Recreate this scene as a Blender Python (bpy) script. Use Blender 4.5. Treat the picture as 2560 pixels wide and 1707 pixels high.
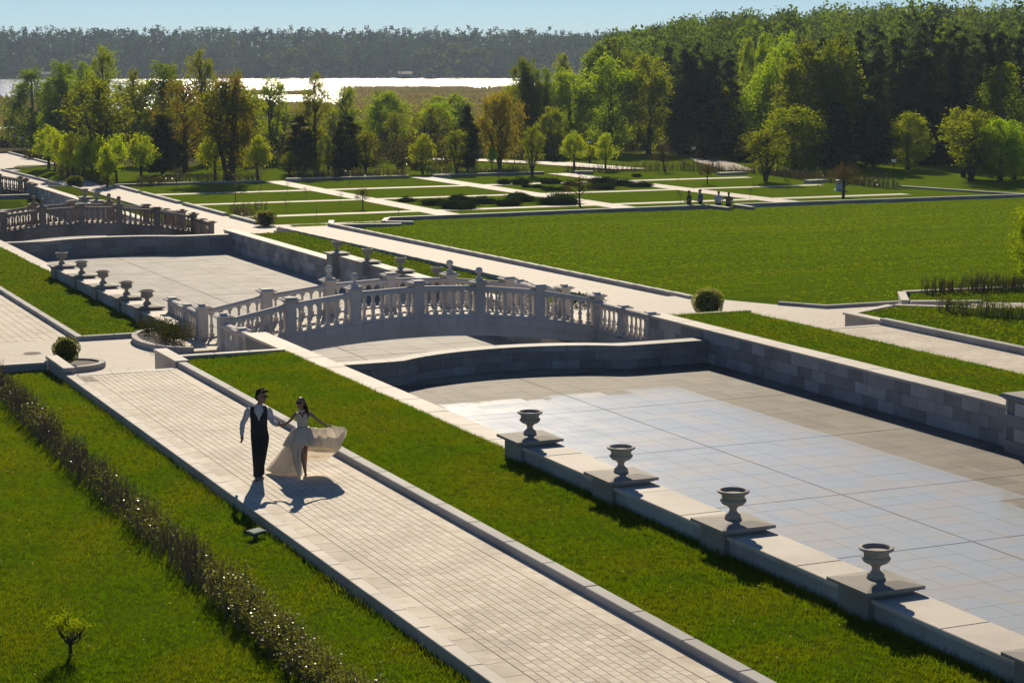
import bpy, bmesh, math, random
import numpy as np
from mathutils import Vector, Matrix, Euler
for o in list(bpy.data.objects): bpy.data.objects.remove(o)
SC = bpy.context.scene
COL = SC.collection
PI = math.pi
# ------------------------------------------------------------------ camera
cam = bpy.data.cameras.new('camera'); camo = bpy.data.objects.new('camera', cam); COL.objects.link(camo)
cam.sensor_width = 36.0; cam.lens = 67.8; cam.clip_start = .5; cam.clip_end = 9000
CAMZ = 8.4
camo.location = (0, 0, CAMZ)
camo.rotation_euler = (math.radians(90 - 8.36), 0, math.radians(-24.44))
SC.camera = camo
# ------------------------------------------------------------------ sky, sun, exposure
SUN_AZ, SUN_EL = 21.0, 27.5                     # azimuth clockwise from +Y
w = bpy.data.worlds.new('World'); SC.world = w; w.use_nodes = True
nt = w.node_tree; bg = nt.nodes['Background']
sky = nt.nodes.new('ShaderNodeTexSky'); sky.sky_type = 'NISHITA'; sky.sun_disc = False
sky.sun_elevation = math.radians(SUN_EL); sky.sun_rotation = math.radians(SUN_AZ)
sky.air_density = 1.0; sky.dust_density = 0.0; sky.ozone_density = 5.5; sky.altitude = 3000
nt.links.new(sky.outputs[0], bg.inputs['Color']); bg.inputs['Strength'].default_value = 0.052
sun = bpy.data.lights.new('sun', 'SUN'); sun.energy = 4.0; sun.angle = math.radians(.53); sun.color = (1, .86, .65)
suno = bpy.data.objects.new('sun', sun); COL.objects.link(suno)
sd = Vector((math.sin(math.radians(SUN_AZ)) * math.cos(math.radians(SUN_EL)), math.cos(math.radians(SUN_AZ)) * math.cos(math.radians(SUN_EL)), math.sin(math.radians(SUN_EL))))
suno.rotation_euler = (-sd).to_track_quat('-Z', 'Y').to_euler(); suno.location = sd * 200
vs = SC.view_settings; vs.view_transform = 'Standard'; vs.look = 'None'; vs.gamma = 1; vs.use_curve_mapping = False
vs.exposure = 0.47
SC.render.engine = 'CYCLES'
SC.cycles.max_bounces = 6; SC.cycles.transparent_max_bounces = 12; SC.cycles.volume_bounces = 0
# ------------------------------------------------------------------ helpers
class MB:
    def __init__(s): s.v = []; s.f = []
    def add(s, vs, fs):
        n = len(s.v); s.v += [tuple(p) for p in vs]; s.f += [tuple(i + n for i in f) for f in fs]; return s
    def box(s, x0, x1, y0, y1, z0, z1, M=None):
        P = [Vector(p) for p in ((x0,y0,z0),(x1,y0,z0),(x1,y1,z0),(x0,y1,z0),(x0,y0,z1),(x1,y0,z1),(x1,y1,z1),(x0,y1,z1))]
        if M: P = [M @ p for p in P]
        return s.add(P, [(0,3,2,1),(4,5,6,7),(0,1,5,4),(1,2,6,5),(2,3,7,6),(3,0,4,7)])
    def hexa(s, b, t):           # bottom quad, top quad (counter-clockwise from above)
        return s.add(list(b) + list(t), [(0,3,2,1),(4,5,6,7),(0,1,5,4),(1,2,6,5),(2,3,7,6),(3,0,4,7)])
    def stone(s, x0, x1, y0, y1, z0, z1, b=.012):   # box with a chamfered top
        P = [(x0,y0,z0),(x1,y0,z0),(x1,y1,z0),(x0,y1,z0),(x0,y0,z1-b),(x1,y0,z1-b),(x1,y1,z1-b),(x0,y1,z1-b),(x0+b,y0+b,z1),(x1-b,y0+b,z1),(x1-b,y1-b,z1),(x0+b,y1-b,z1)]
        F = [(8,9,10,11)]
        for i in range(4):
            j = (i+1) % 4; F += [(i,j,j+4,i+4),(i+4,j+4,j+8,i+8)]
        return s.add(P, F)
    def frustum(s, cx, cy, z0, z1, a0, a1, b0=None, b1=None):
        b0 = a0 if b0 is None else b0; b1 = a1 if b1 is None else b1
        return s.hexa([(cx-a0,cy-b0,z0),(cx+a0,cy-b0,z0),(cx+a0,cy+b0,z0),(cx-a0,cy+b0,z0)], [(cx-a1,cy-b1,z1),(cx+a1,cy-b1,z1),(cx+a1,cy+b1,z1),(cx-a1,cy+b1,z1)])
    def prism(s, poly, z0, z1):  # poly counter-clockwise
        n = len(poly); s.add([(x,y,z0) for x,y in poly] + [(x,y,z1) for x,y in poly], [tuple(range(n,2*n)), tuple(range(n-1,-1,-1))] + [(i,(i+1)%n,(i+1)%n+n,i+n) for i in range(n)]); return s
    def lathe(s, prof, n=12, c=(0,0,0), mod=None, cap=True):
        V = []; F = []
        for k,(r,z) in enumerate(prof):
            for i in range(n):
                a = 2*PI*i/n; rr = r*(mod(a,z) if mod else 1)
                V.append((c[0]+rr*math.cos(a), c[1]+rr*math.sin(a), c[2]+z))
        for k in range(len(prof)-1):
            for i in range(n):
                j=(i+1)%n; F.append((k*n+i,k*n+j,(k+1)*n+j,(k+1)*n+i))
        if cap: F.append(tuple(range(n-1,-1,-1))); F.append(tuple((len(prof)-1)*n+i for i in range(n)))
        return s.add(V,F)
    def tube(s, pts, rad, n=8, cap=True):   # rad: number or (ru, rv) per point; round caps via shrunk rings
        pts=[Vector(p) for p in pts]; V=[];F=[]; m=len(pts); up=None
        for k,p in enumerate(pts):
            t=(pts[min(k+1,m-1)]-pts[max(k-1,0)]).normalized()
            if up is None:
                up = Vector((0,1,0)) if abs(t.y)<.9 else Vector((1,0,0))
            u=(t.cross(up)).normalized(); v=u.cross(t).normalized(); up=v
            r=rad[k] if hasattr(rad,'__len__') else rad
            ru,rv=(r if hasattr(r,'__len__') else (r,r))
            for i in range(n):
                a=2*PI*i/n; V.append(p+u*(ru*math.cos(a))+v*(rv*math.sin(a)))
        for k in range(m-1):
            for i in range(n):
                j=(i+1)%n; F.append((k*n+i,k*n+j,(k+1)*n+j,(k+1)*n+i))
        if cap: F.append(tuple(range(n-1,-1,-1))); F.append(tuple((m-1)*n+i for i in range(n)))
        return s.add(V,F)
    def ell(s, c, r, n=12, m=8, rot=None):
        V=[];F=[];c=Vector(c)
        for k in range(m+1):
            th=PI*k/m
            for i in range(n):
                a=2*PI*i/n; p=Vector((r[0]*math.sin(th)*math.cos(a),r[1]*math.sin(th)*math.sin(a),r[2]*math.cos(th)))
                if rot: p=rot@p
                V.append(c+p)
        for k in range(m):
            for i in range(n):
                j=(i+1)%n; F.append((k*n+i,(k+1)*n+i,(k+1)*n+j,k*n+j))
        return s.add(V,F)
    def mesh(s, name, m, smooth=False):
        me=bpy.data.meshes.new(name); me.from_pydata(s.v,[],s.f)
        if m: me.materials.append(m)
        if smooth: me.polygons.foreach_set('use_smooth',[True]*len(me.polygons))
        me.update(); return me
    def build(s, name, m, parent=None, smooth=False, loc=None):
        return link(name, s.mesh(name,m,smooth), parent, loc)
def link(name, me, parent=None, loc=None, rot=None, scale=None):
    o=bpy.data.objects.new(name,me); COL.objects.link(o)
    if parent: o.parent=parent
    if loc is not None: o.location=loc
    if rot is not None: o.rotation_euler=rot if hasattr(rot,'__len__') else (0,0,rot)
    if scale is not None: o.scale=scale
    return o
def tag(o,label,cat,group=None):
    o['label']=label; o['category']=cat
    if group: o['group']=group
    return o
def empty(name,loc=(0,0,0),rz=0,label=None,cat=None,group=None):
    o=bpy.data.objects.new(name,None); COL.objects.link(o); o.location=loc; o.rotation_euler=(0,0,rz); o.empty_display_size=.2
    if label: tag(o,label,cat,group)
    return o
def struct(o,label=None):
    o['kind']='structure'
    if label: o['label']=label
    return o
def stuff(o,label=None,cat=None):
    o['kind']='stuff'
    if label: o['label']=label
    if cat and not o.parent: o['category']=cat
    return o
def fast_mesh(name, V, Q, mat, smooth=False, col=None):
    V=np.asarray(V,dtype=np.float32); Q=np.asarray(Q,dtype=np.int32); k=Q.shape[1]
    me=bpy.data.meshes.new(name); me.vertices.add(len(V)); me.vertices.foreach_set('co',V.ravel())
    me.loops.add(Q.size); me.loops.foreach_set('vertex_index',Q.ravel()); me.polygons.add(len(Q))
    me.polygons.foreach_set('loop_start',np.arange(0,Q.size,k,dtype=np.int32)); me.polygons.foreach_set('loop_total',np.full(len(Q),k,dtype=np.int32))
    if smooth: me.polygons.foreach_set('use_smooth',np.ones(len(Q),dtype=bool))
    if col is not None:
        at=me.color_attributes.new('tint','FLOAT_COLOR','POINT'); c4=np.ones((len(V),4),dtype=np.float32); c4[:,:3]=col; at.data.foreach_set('color',c4.ravel())
    me.materials.append(mat); me.update(calc_edges=True); me.validate(); return me
ORD=['first','second','third','fourth','fifth','sixth','seventh','eighth','ninth','tenth','eleventh','twelfth','thirteenth','fourteenth','fifteenth','sixteenth','seventeenth','eighteenth','nineteenth','twentieth','twenty-first','twenty-second','twenty-third','twenty-fourth','twenty-fifth','twenty-sixth','twenty-seventh','twenty-eighth','twenty-ninth','thirtieth']
def vnoise(x,y,s=0):
    return (math.sin(x*1.7+s)*math.cos(y*1.3-s*.7)+math.sin(x*.61+y*.83+s*2.1)+math.sin(x*3.1-y*2.3+s))/3
# ------------------------------------------------------------------ materials
class N:
    def __init__(s,name):
        s.m=bpy.data.materials.new(name); s.m.use_nodes=True; s.t=s.m.node_tree; s.t.nodes.clear()
        s.out=s.n('ShaderNodeOutputMaterial')
    def n(s,ty,**k):
        x=s.t.nodes.new(ty)
        for a,b in k.items(): setattr(x,a,b)
        return x
    def l(s,a,b): s.t.links.new(a,b)
    def val(s,sock,v):
        if hasattr(v,'bl_idname') or isinstance(v,bpy.types.NodeSocket): s.l(v,sock)
        else: sock.default_value=v
    def coord(s,which='Object'):
        return s.n('ShaderNodeTexCoord').outputs[which]
    def noise(s,scale,detail=4,co=None,rough=.55,out='Fac'):
        x=s.n('ShaderNodeTexNoise'); x.inputs['Scale'].default_value=scale; x.inputs['Detail'].default_value=detail; x.inputs['Roughness'].default_value=rough
        if co is not None: s.l(co,x.inputs['Vector'])
        return x.outputs[out]
    def ramp(s,fac,stops):
        x=s.n('ShaderNodeValToRGB'); s.l(fac,x.inputs[0]); e=x.color_ramp.elements
        while len(e)<len(stops): e.new(.5)
        for i,(p,c) in enumerate(stops): e[i].position=p; e[i].color=(*c,1) if len(c)==3 else c
        return x.outputs[0]
    def mix(s,a,b,f,mode='MIX'):
        x=s.n('ShaderNodeMix',data_type='RGBA',blend_type=mode); s.val(x.inputs[0],f)
        for sock,v in ((x.inputs[6],a),(x.inputs[7],b)):
            if isinstance(v,tuple): v=(*v,1) if len(v)==3 else v
            s.val(sock,v)
        return x.outputs[2]
    def math(s,op,a,b=0):
        x=s.n('ShaderNodeMath',operation=op); s.val(x.inputs[0],a); s.val(x.inputs[1],b); return x.outputs[0]
    def maprange(s,v,a,b,c,d):
        x=s.n('ShaderNodeMapRange'); s.l(v,x.inputs[0])
        for i,q in enumerate((a,b,c,d)): x.inputs[i+1].default_value=q
        return x.outputs[0]
    def bump(s,h,st=.3,dist=.02):
        x=s.n('ShaderNodeBump'); x.inputs['Strength'].default_value=st; x.inputs['Distance'].default_value=dist; s.l(h,x.inputs['Height']); return x.outputs[0]
    def pbsdf(s,col,rough=.6,normal=None,spec=.5,metal=0,**k):
        x=s.n('ShaderNodeBsdfPrincipled')
        s.val(x.inputs['Base Color'],(*col,1) if isinstance(col,tuple) and len(col)==3 else col); s.val(x.inputs['Roughness'],rough); s.val(x.inputs['Metallic'],metal); x.inputs['Specular IOR Level'].default_value=spec
        if normal is not None: s.l(normal,x.inputs['Normal'])
        for a,b in k.items(): s.val(x.inputs[a.replace('_',' ')],b)
        return x.outputs[0]
    def done(s,sh): s.l(sh,s.out.inputs['Surface']); return s.m
    def wcoord(s): return s.n('ShaderNodeNewGeometry').outputs['Position']
    def rnd(s): return s.n('ShaderNodeObjectInfo').outputs['Random']
def stone(name,c0,c1,rough=.6,grain=40,var=.0,spec=.4,stain=None,streak=False,bumpst=.25):
    n=N(name); p=n.wcoord()
    a=n.noise(grain,3,p,.7); b=n.noise(.7,4,p)
    col=n.mix(c0,c1,n.maprange(a,.3,.7,0,1))
    col=n.mix(col,n.mix(col,(.5,.5,.5),1,'MULTIPLY'),n.maprange(b,.42,.72,0,.55))
    col=n.mix(col,(.10,.09,.07),n.maprange(n.noise(7,6,p,.75),.62,.78,0,.28))
    if stain: 
        col=n.mix(col,stain,n.maprange(n.noise(.35,5,p,.65),.5,.72,0,.75))
    if streak:
        mp=n.n('ShaderNodeMapping'); n.l(p,mp.inputs[0]); mp.inputs['Scale'].default_value=(6,6,.5)
        col=n.mix(col,(.35,.38,.4),n.maprange(n.noise(1.2,4,mp.outputs[0],.7),.56,.72,0,.6)); col=n.mix(col,(.09,.085,.075),n.maprange(n.noise(1.0,5,mp.outputs[0],.7),.60,.74,0,.6))
    if name=='paver_granite':
        sep=n.n('ShaderNodeSeparateXYZ'); n.l(p,sep.inputs[0]); ix=n.math('FLOOR',n.math('DIVIDE',n.math('SUBTRACT',sep.outputs[0],10.78),.15143)); iy=n.math('FLOOR',n.math('ADD',n.math('DIVIDE',sep.outputs[1],.2),n.math('MULTIPLY',n.math('MODULO',ix,2),-.5)))
        cb=n.n('ShaderNodeCombineXYZ'); n.l(ix,cb.inputs[0]); n.l(iy,cb.inputs[1]); wn=n.n('ShaderNodeTexWhiteNoise'); n.l(cb.outputs[0],wn.inputs[0])
        h0=n.n('ShaderNodeHueSaturation'); n.l(col,h0.inputs['Color']); n.l(n.maprange(wn.outputs[0],0,1,.91,1.07),h0.inputs['Value']); n.l(n.maprange(wn.outputs[0],0,1,1.15,.85),h0.inputs['Saturation']); col=h0.outputs[0]
    if var:
        r=n.rnd(); hs=n.n('ShaderNodeHueSaturation'); n.l(col,hs.inputs['Color']); n.l(n.maprange(r,0,1,1-var,1+var),hs.inputs['Value']); col=hs.outputs[0]
    return n.done(n.pbsdf(col,rough,n.bump(a,bumpst,.01),spec))
M={}
M['paver']=stone('paver_granite',(.60,.525,.41),(.68,.60,.48),.75,60,.10,.2)
M['joint']=stone('joint_sand',(.31,.27,.205),(.40,.35,.27),.95,80,0,.1)
M['kerb']=stone('kerb_granite',(.38,.37,.35),(.48,.465,.44),.75,55,.08,.22)
M['coping']=stone('coping_granite',(.52,.47,.40),(.62,.565,.49),.7,60,.07,.22)
M['block']=stone('wall_block_granite',(.34,.33,.315),(.47,.455,.435),.7,50,.34,.25,None,True)
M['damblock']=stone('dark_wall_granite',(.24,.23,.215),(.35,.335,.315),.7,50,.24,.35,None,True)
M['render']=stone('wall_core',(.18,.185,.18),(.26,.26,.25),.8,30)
M['plinth']=stone('rough_granite_plate',(.25,.235,.205),(.38,.355,.315),.75,70,.05,.2)
M['urn']=stone('cast_stone_urn',(.27,.245,.20),(.44,.40,.335),.75,45,.06,.3)
M['tile']=stone('pool_floor_slab',(.24,.215,.185),(.31,.28,.245),.75,30,.08,.2,(.17,.145,.11))
M['tile_far']=stone('pool_floor_slab_far',(.36,.34,.305),(.42,.40,.365),.75,30,.06,.12,(.27,.24,.2))
M['bridge']=stone('pale_bridge_stone',(.56,.52,.48),(.64,.60,.56),.8,45,.05,.35,None,False)
M['bridge2']=stone('weathered_pink_stone',(.30,.23,.18),(.40,.315,.25),.7,45,.10,.3,(.12,.095,.08))
def squarepave():
    n=N('square_paving'); p=n.wcoord()
    mp=n.n('ShaderNodeMapping'); n.l(p,mp.inputs[0])
    br=n.n('ShaderNodeTexBrick'); n.l(p,br.inputs['Vector']); br.inputs['Scale'].default_value=1; br.inputs['Brick Width'].default_value=.3; br.inputs['Row Height'].default_value=.15; br.inputs['Mortar Size'].default_value=.008
    br.inputs['Color1'].default_value=(.57,.505,.415,1); br.inputs['Color2'].default_value=(.64,.575,.485,1); br.inputs['Mortar'].default_value=(.2,.175,.14,1)
    col=n.mix(br.outputs[0],(.58,.53,.46),n.maprange(n.noise(.6,4,p),.4,.8,0,.5))
    col=n.mix(col,(.30,.26,.2),n.maprange(n.noise(2.2,5,p,.7),.6,.8,0,.5))
    sep=n.n('ShaderNodeSeparateXYZ'); n.l(p,sep.inputs[0])
    for cx,cy in ((14.1,58.6),(38.6,59.0)):
        dx=n.math('SUBTRACT',sep.outputs[0],cx); dy=n.math('SUBTRACT',sep.outputs[1],cy); r=n.math('SQRT',n.math('ADD',n.math('MULTIPLY',dx,dx),n.math('MULTIPLY',dy,dy)))
        ring=n.math('MULTIPLY',n.maprange(n.math('ABSOLUTE',n.math('SUBTRACT',n.math('FRACT',n.math('MULTIPLY',r,1.9)),.5)),.40,.48,0,.45),n.maprange(r,2.1,2.2,1,0)); col=n.mix(col,(.27,.235,.19),ring)
    return n.done(n.pbsdf(col,.75,n.bump(n.noise(60,2,p),.2,.01),.2))
M['square']=squarepave()
def grass_ground(name,a,b,c,stripes=False):
    n=N(name); p=n.wcoord()
    f=n.noise(9,6,p,.7); g=n.noise(.35,4,p); h=n.noise(45,3,p,.8)
    col=n.mix(a,b,n.maprange(f,.35,.65,0,1)); col=n.mix(col,c,n.maprange(g,.42,.7,0,.8)); col=n.mix(col,(.02,.035,.006),n.maprange(h,.5,.75,0,.6))
    if stripes:
        mp=n.n('ShaderNodeMapping'); n.l(p,mp.inputs[0]); mp.inputs['Rotation'].default_value=(0,0,.35); mp.inputs['Scale'].default_value=(.04,.5,1)
        col=n.mix(col,(.085,.14,.006),n.maprange(n.noise(2.2,4,mp.outputs[0]),.42,.66,0,.85))
    bs=n.pbsdf(col,1.0,n.bump(h,.9,.04),.0)
    return n.done(bs)
M['lawn']=grass_ground('lawn_grass',(.06,.11,.004),(.09,.145,.005),(.12,.14,.008))
M['lawn_far']=grass_ground('meadow_grass',(.10,.18,.004),(.135,.22,.005),(.16,.215,.008),True)
M['garden']=grass_ground('parterre_grass',(.105,.18,.004),(.135,.21,.005),(.155,.205,.008))
def terrain_mat():
    n=N('park_ground'); p=n.wcoord(); f=n.noise(9,6,p,.7); g=n.noise(.2,4,p); sep=n.n('ShaderNodeSeparateXYZ'); n.l(p,sep.inputs[0])
    grass=n.mix((.095,.145,.004),(.13,.18,.006),n.maprange(f,.35,.65,0,1)); marsh=n.mix((.075,.065,.04),(.14,.115,.07),n.maprange(n.noise(1.5,5,p,.7),.35,.65,0,1))
    col=n.mix(grass,marsh,n.maprange(n.math('ADD',sep.outputs[1],n.math('MULTIPLY',g,40)),218,236,0,1))
    return n.done(n.pbsdf(col,1.0,n.bump(f,.8,.05),.0))
M['terrain']=terrain_mat()
M['soil']=stone('bark_mulch',(.07,.055,.045),(.16,.13,.11),.9,60)
M['dirt']=stone('dirt_track',(.30,.24,.18),(.40,.33,.26),.9,20)
def leafmat(name,a,b,c=None,trans=.45,gloss=.7,tint=False,scale=.8,spec=.0,dk=.6,tm=1.9):
    n=N(name); p=n.wcoord(); f=n.noise(scale,3,p); f2=n.noise(scale*9,2,p)
    if name=='meadow_blade':
        mp=n.n('ShaderNodeMapping'); n.l(p,mp.inputs[0]); mp.inputs['Rotation'].default_value=(0,0,.40); mp.inputs['Scale'].default_value=(.03,.45,1); f=n.noise(2.0,5,mp.outputs[0],.6)
    col=n.mix(a,b,n.maprange(f2,.3,.7,0,1))
    if c: col=n.mix(col,c,n.maprange(f,.4,.62,0,.9))
    if tint:
        at=n.n('ShaderNodeVertexColor',layer_name='tint'); col=n.mix(col,at.outputs[0],1,'MULTIPLY')
    else:
        hs=n.n('ShaderNodeHueSaturation'); n.l(col,hs.inputs['Color']); n.l(n.maprange(n.rnd(),0,1,.8,1.2),hs.inputs['Value']); n.l(n.maprange(n.rnd(),0,1,.485,.515),hs.inputs['Hue']); col=hs.outputs[0]
    d=n.pbsdf(n.mix(col,(dk,dk,dk),1,'MULTIPLY'),gloss,None,spec); t=n.n('ShaderNodeBsdfTranslucent'); n.l(n.mix(col,(tm*1.1,tm*.97,tm*.28),1,'MULTIPLY'),t.inputs[0])
    mx=n.n('ShaderNodeMixShader'); mx.inputs[0].default_value=trans; n.l(d,mx.inputs[1]); n.l(t.outputs[0],mx.inputs[2])
    return n.done(mx.outputs[0])
M['blade']=leafmat('grass_blade',(.074,.160,.003),(.108,.20,.004),(.15,.20,.005),.5,.7,False,.5,.03,.85,1.5)
M['blade_far']=leafmat('meadow_blade',(.095,.185,.003),(.13,.225,.004),(.19,.265,.005),.45,.7,False,.25,.02,.85,1.5)
L={'dark':leafmat('leaf_undergrowth',(.03,.045,.012),(.06,.075,.02),(.09,.075,.03),.25),
   'maple':leafmat('leaf_maple',(.18,.29,.007),(.29,.40,.008),(.32,.40,.008),.55),
   'birch':leafmat('leaf_birch',(.085,.14,.009),(.125,.185,.010),(.15,.20,.010),.5,.7,False,.8,0,.6,2.3),
   'golden':leafmat('leaf_golden',(.11,.155,.008),(.175,.225,.010),(.15,.19,.011),.52,.7,False,.8,0,.6,2.3),
   'copper':leafmat('leaf_copper',(.19,.125,.022),(.25,.17,.03),(.13,.16,.014),.45),
   'pine':leafmat('leaf_pine',(.030,.048,.018),(.052,.075,.026),None,.2,.7,False,.8,0,.9),
   'spruce':leafmat('leaf_spruce',(.024,.040,.018),(.042,.060,.024),(.05,.05,.022),.15,.7,False,.8,0,.9),
   'willow':leafmat('leaf_willow',(.17,.13,.012),(.25,.19,.016),(.18,.18,.014),.5),
   'bushy':leafmat('leaf_bushy',(.09,.16,.006),(.16,.245,.008),(.20,.265,.008),.56,.7,False,.8,0,.6,2.5),
   'bush':leafmat('leaf_bush',(.11,.15,.016),(.15,.20,.02),None,.4),
   'thorn':leafmat('leaf_thorn',(.09,.075,.04),(.13,.10,.05),None,.2),
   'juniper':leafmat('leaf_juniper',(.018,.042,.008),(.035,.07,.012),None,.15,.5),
   'hedge':leafmat('leaf_hedge',(.09,.12,.03),(.17,.17,.06),None,.35,.3,False,.8,.3),
   'box':leafmat('leaf_box',(.08,.13,.015),(.14,.20,.03),(.42,.44,.36),.4,.6,False,3.0),
   'forest':leafmat('leaf_forest',(.05,.085,.008),(.075,.115,.010),None,.35,.7,True,.05),
   'reed':leafmat('reed_stem',(.17,.14,.105),(.23,.19,.145),(.13,.125,.08),.3,.8,False,.02)}
def bark(name,a,b):
    n=N(name); p=n.coord(); mp=n.n('ShaderNodeMapping'); n.l(p,mp.inputs[0]); mp.inputs['Scale'].default_value=(9,9,1.2); f=n.noise(3,4,mp.outputs[0],.7)
    return n.done(n.pbsdf(n.mix(a,b,n.maprange(f,.35,.65,0,1)),.9,n.bump(f,.6,.03),.2))
M['bark']=bark('bark_dark',(.03,.024,.018),(.075,.06,.045)); M['birchbark']=bark('bark_birch',(.12,.11,.10),(.42,.41,.39)); M['twig']=bark('twig_brown',(.13,.08,.055),(.26,.17,.125))
def plain(name,c,rough=.5,metal=0,spec=.5,nz=0,**k):
    n=N(name)
    col=c if not nz else n.mix(tuple(x*(1-nz) for x in c),c,n.noise(30,3,n.coord()))
    return n.done(n.pbsdf(col,rough,None,spec,metal,**k))
M['metal']=plain('lamp_black_metal',(.02,.02,.022),.4,.6); M['glass']=plain('lamp_glass',(.8,.82,.85),.12,0,.5); M['iron']=plain('cast_iron',(.06,.055,.05),.6,.5,.5,.4)
M['bin']=plain('bin_paint',(.45,.48,.5),.5,0,.5,.1); M['flood']=plain('floodlight_green',(.06,.14,.10),.7,0,.5,.1); M['floodglass']=plain('floodlight_glass',(.12,.22,.18),.7,0,.1)
HAZE=0.00014
# ------------------------------------------------------------------ pieces and fields
_fw=Vector((math.sin(math.radians(24.44))*math.cos(math.radians(8.36)),math.cos(math.radians(24.44))*math.cos(math.radians(8.36)),-math.sin(math.radians(8.36))))
_rt=Vector((math.cos(math.radians(24.44)),-math.sin(math.radians(24.44)),0)); _up=_rt.cross(_fw)
def inview(x,y,z,m=1.02):
    v=Vector((x,y,z-CAMZ)); d=v.dot(_fw)
    return d>1 and abs(v.dot(_rt)/d)<.2655*m and abs(v.dot(_up)/d)<.177*m
_cache={}
def piece(parent,name,dx,dy,dz,x,y,z,mat,b=.012,rz=0):
    key=(round(dx,3),round(dy,3),round(dz,3),mat.name,b)
    if key not in _cache: _cache[key]=MB().stone(0,dx,0,dy,0,dz,b).mesh(name,mat)
    o=link(name,_cache[key],parent,(x,y,z))
    if rz: o.rotation_euler=(0,0,rz)
    return o
def run(parent,name,axis,a0,a1,step,c0,c1,z0,z1,mat,gap=.008,b=.012,zf=None,jit=0):
    n=max(1,round((a1-a0)/step)); st=(a1-a0)/n
    for i in range(n):
        s=a0+i*st; dz=(zf(s+st/2) if zf else 0)+random.uniform(-jit,jit)
        if axis=='y': piece(parent,name,c1-c0,st-gap,z1-z0,c0,s+gap/2,z0+dz,mat,b)
        else: piece(parent,name,st-gap,c1-c0,z1-z0,s+gap/2,c0,z0+dz,mat,b)
def field(parent,name,cells,ztop,th,mat,nind,gx=.008,gy=.006,b=.004,zf=None,jit=.0015,label=None):
    vis=[c for c in cells if inview((c[0]+c[1])/2,(c[2]+c[3])/2,ztop)]
    vis.sort(key=lambda c:((c[0]+c[1])/2)**2+((c[2]+c[3])/2)**2)
    ind=set(vis[:nind]); mb=MB()
    for c in cells:
        x0,x1,y0,y1=c; z=ztop+(zf((x0+x1)/2,(y0+y1)/2) if zf else 0)+random.uniform(-jit,jit)
        if c in ind: piece(parent,name,x1-x0-gx,y1-y0-gy,th,x0+gx/2,y0+gy/2,z-th,mat,b)
        else: mb.stone(x0+gx/2,x1-gx/2,y0+gy/2,y1-gy/2,z-th,z,b)
    if mb.v: stuff(mb.build(name+'s',mat,parent),label)
def grid(x0,x1,nx,y0,y1,ny,stag=0):
    dx=(x1-x0)/nx; dy=(y1-y0)/ny; out=[]
    for i in range(nx):
        off=stag*dy*(i%2) 
        for j in range(ny): out.append((round(x0+i*dx,4),round(x0+(i+1)*dx,4),round(y0+j*dy+off,4),round(y0+(j+1)*dy+off,4)))
    return out
random.seed(7)
# ------------------------------------------------------------------ big ground, lake, hills
def ss(t): t=max(0,min(1,t)); return t*t*(3-2*t)
def gz(X,Y):
    R=math.hypot(X,Y); w_=ss((X-.44*Y)/(.10*max(Y,1))); az=math.degrees(math.atan2(X,Y))
    z=-2.34-1.9*ss((Y-158)/140)*(1-w_)-.5*ss((Y-158)/60)*w_
    rs=300+190*ss((az-10)/4)
    z-=(1-w_)*2.0*ss((R-rs)/60); z+=w_*5.0*ss((R-260)/300); z+=(1-w_)*16*ss((R-1230)/220)
    return z
def terr(X,Y):
    z=gz(X,Y)
    if Y<158: k=ss((X-37)/.5) ; return -4.6*(1-k)+z*k
    if Y<250:
        k=ss((X-35)/1.6); z=min(z,-3.1)*(1-k)+z*k
    return z
AZ=np.linspace(math.radians(-14),math.radians(66),190); RR=np.concatenate([np.linspace(105,330,90),np.geomspace(333,1850,90)])
V=[];Q=[]
for r in RR:
    for a in AZ:
        x=r*math.sin(a); y=r*math.cos(a); z=terr(x,y)+ (.12*vnoise(x*.12,y*.12) if y>165 else 0)
        V.append((x,y,z))
na=len(AZ)
for i in range(len(RR)-1):
    for j in range(na-1): Q.append((i*na+j,i*na+j+1,(i+1)*na+j+1,(i+1)*na+j)[::-1])
ground=struct(link('ground',fast_mesh('ground',V,Q,M['terrain'],True)))
def lakemat():
    n=N('lake_water'); p=n.wcoord(); mp=n.n('ShaderNodeMapping'); n.l(p,mp.inputs[0]); mp.inputs['Rotation'].default_value=(0,0,-.35); mp.inputs['Scale'].default_value=(.35,1,1)
    h=n.math('ADD',n.noise(.8,5,mp.outputs[0],.65),n.math('MULTIPLY',n.noise(.03,3,p),1.5))
    return n.done(n.pbsdf((.012,.025,.035),.22,n.bump(h,.9,.5),.5,IOR=1.33))
M['lake']=lakemat()
struct(MB().add([(-700,230,-4.5),(1500,230,-4.5),(1500,1900,-4.5),(-700,1900,-4.5)],[(0,1,2,3)]).build('lake',M['lake']))
# ------------------------------------------------------------------ solid pieces of the terraces
def slab(name,x0,x1,y0,y1,z0,z1,m): return struct(MB().box(x0,x1,y0,y1,z0,z1).build(name,m))
def sheet(name,pts,m): return struct(MB().add(pts,[tuple(range(len(pts)))]).build(name,m))
def lawnmesh(name,x0,x1,y0,y1,zf,m,step=.8):
    nx=max(2,int((x1-x0)/step)); ny=max(2,int((y1-y0)/step)); V=[];Q=[]
    for j in range(ny+1):
        for i in range(nx+1):
            x=x0+(x1-x0)*i/nx; y=y0+(y1-y0)*j/ny; V.append((x,y,zf(x,y)))
    for j in range(ny):
        for i in range(nx): Q.append((j*(nx+1)+i,j*(nx+1)+i+1,(j+1)*(nx+1)+i+1,(j+1)*(nx+1)+i))
    return fast_mesh(name,V,Q,m,True)
LAWNS={}
def lawn(key,x0,x1,y0,y1,zf,m,step=.8):
    me=lawnmesh('lawn',x0,x1,y0,y1,zf,m,step); o=struct(link('lawn',me)); LAWNS[key]=(x0,x1,y0,y1,zf); return o
P=54.4
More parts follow.
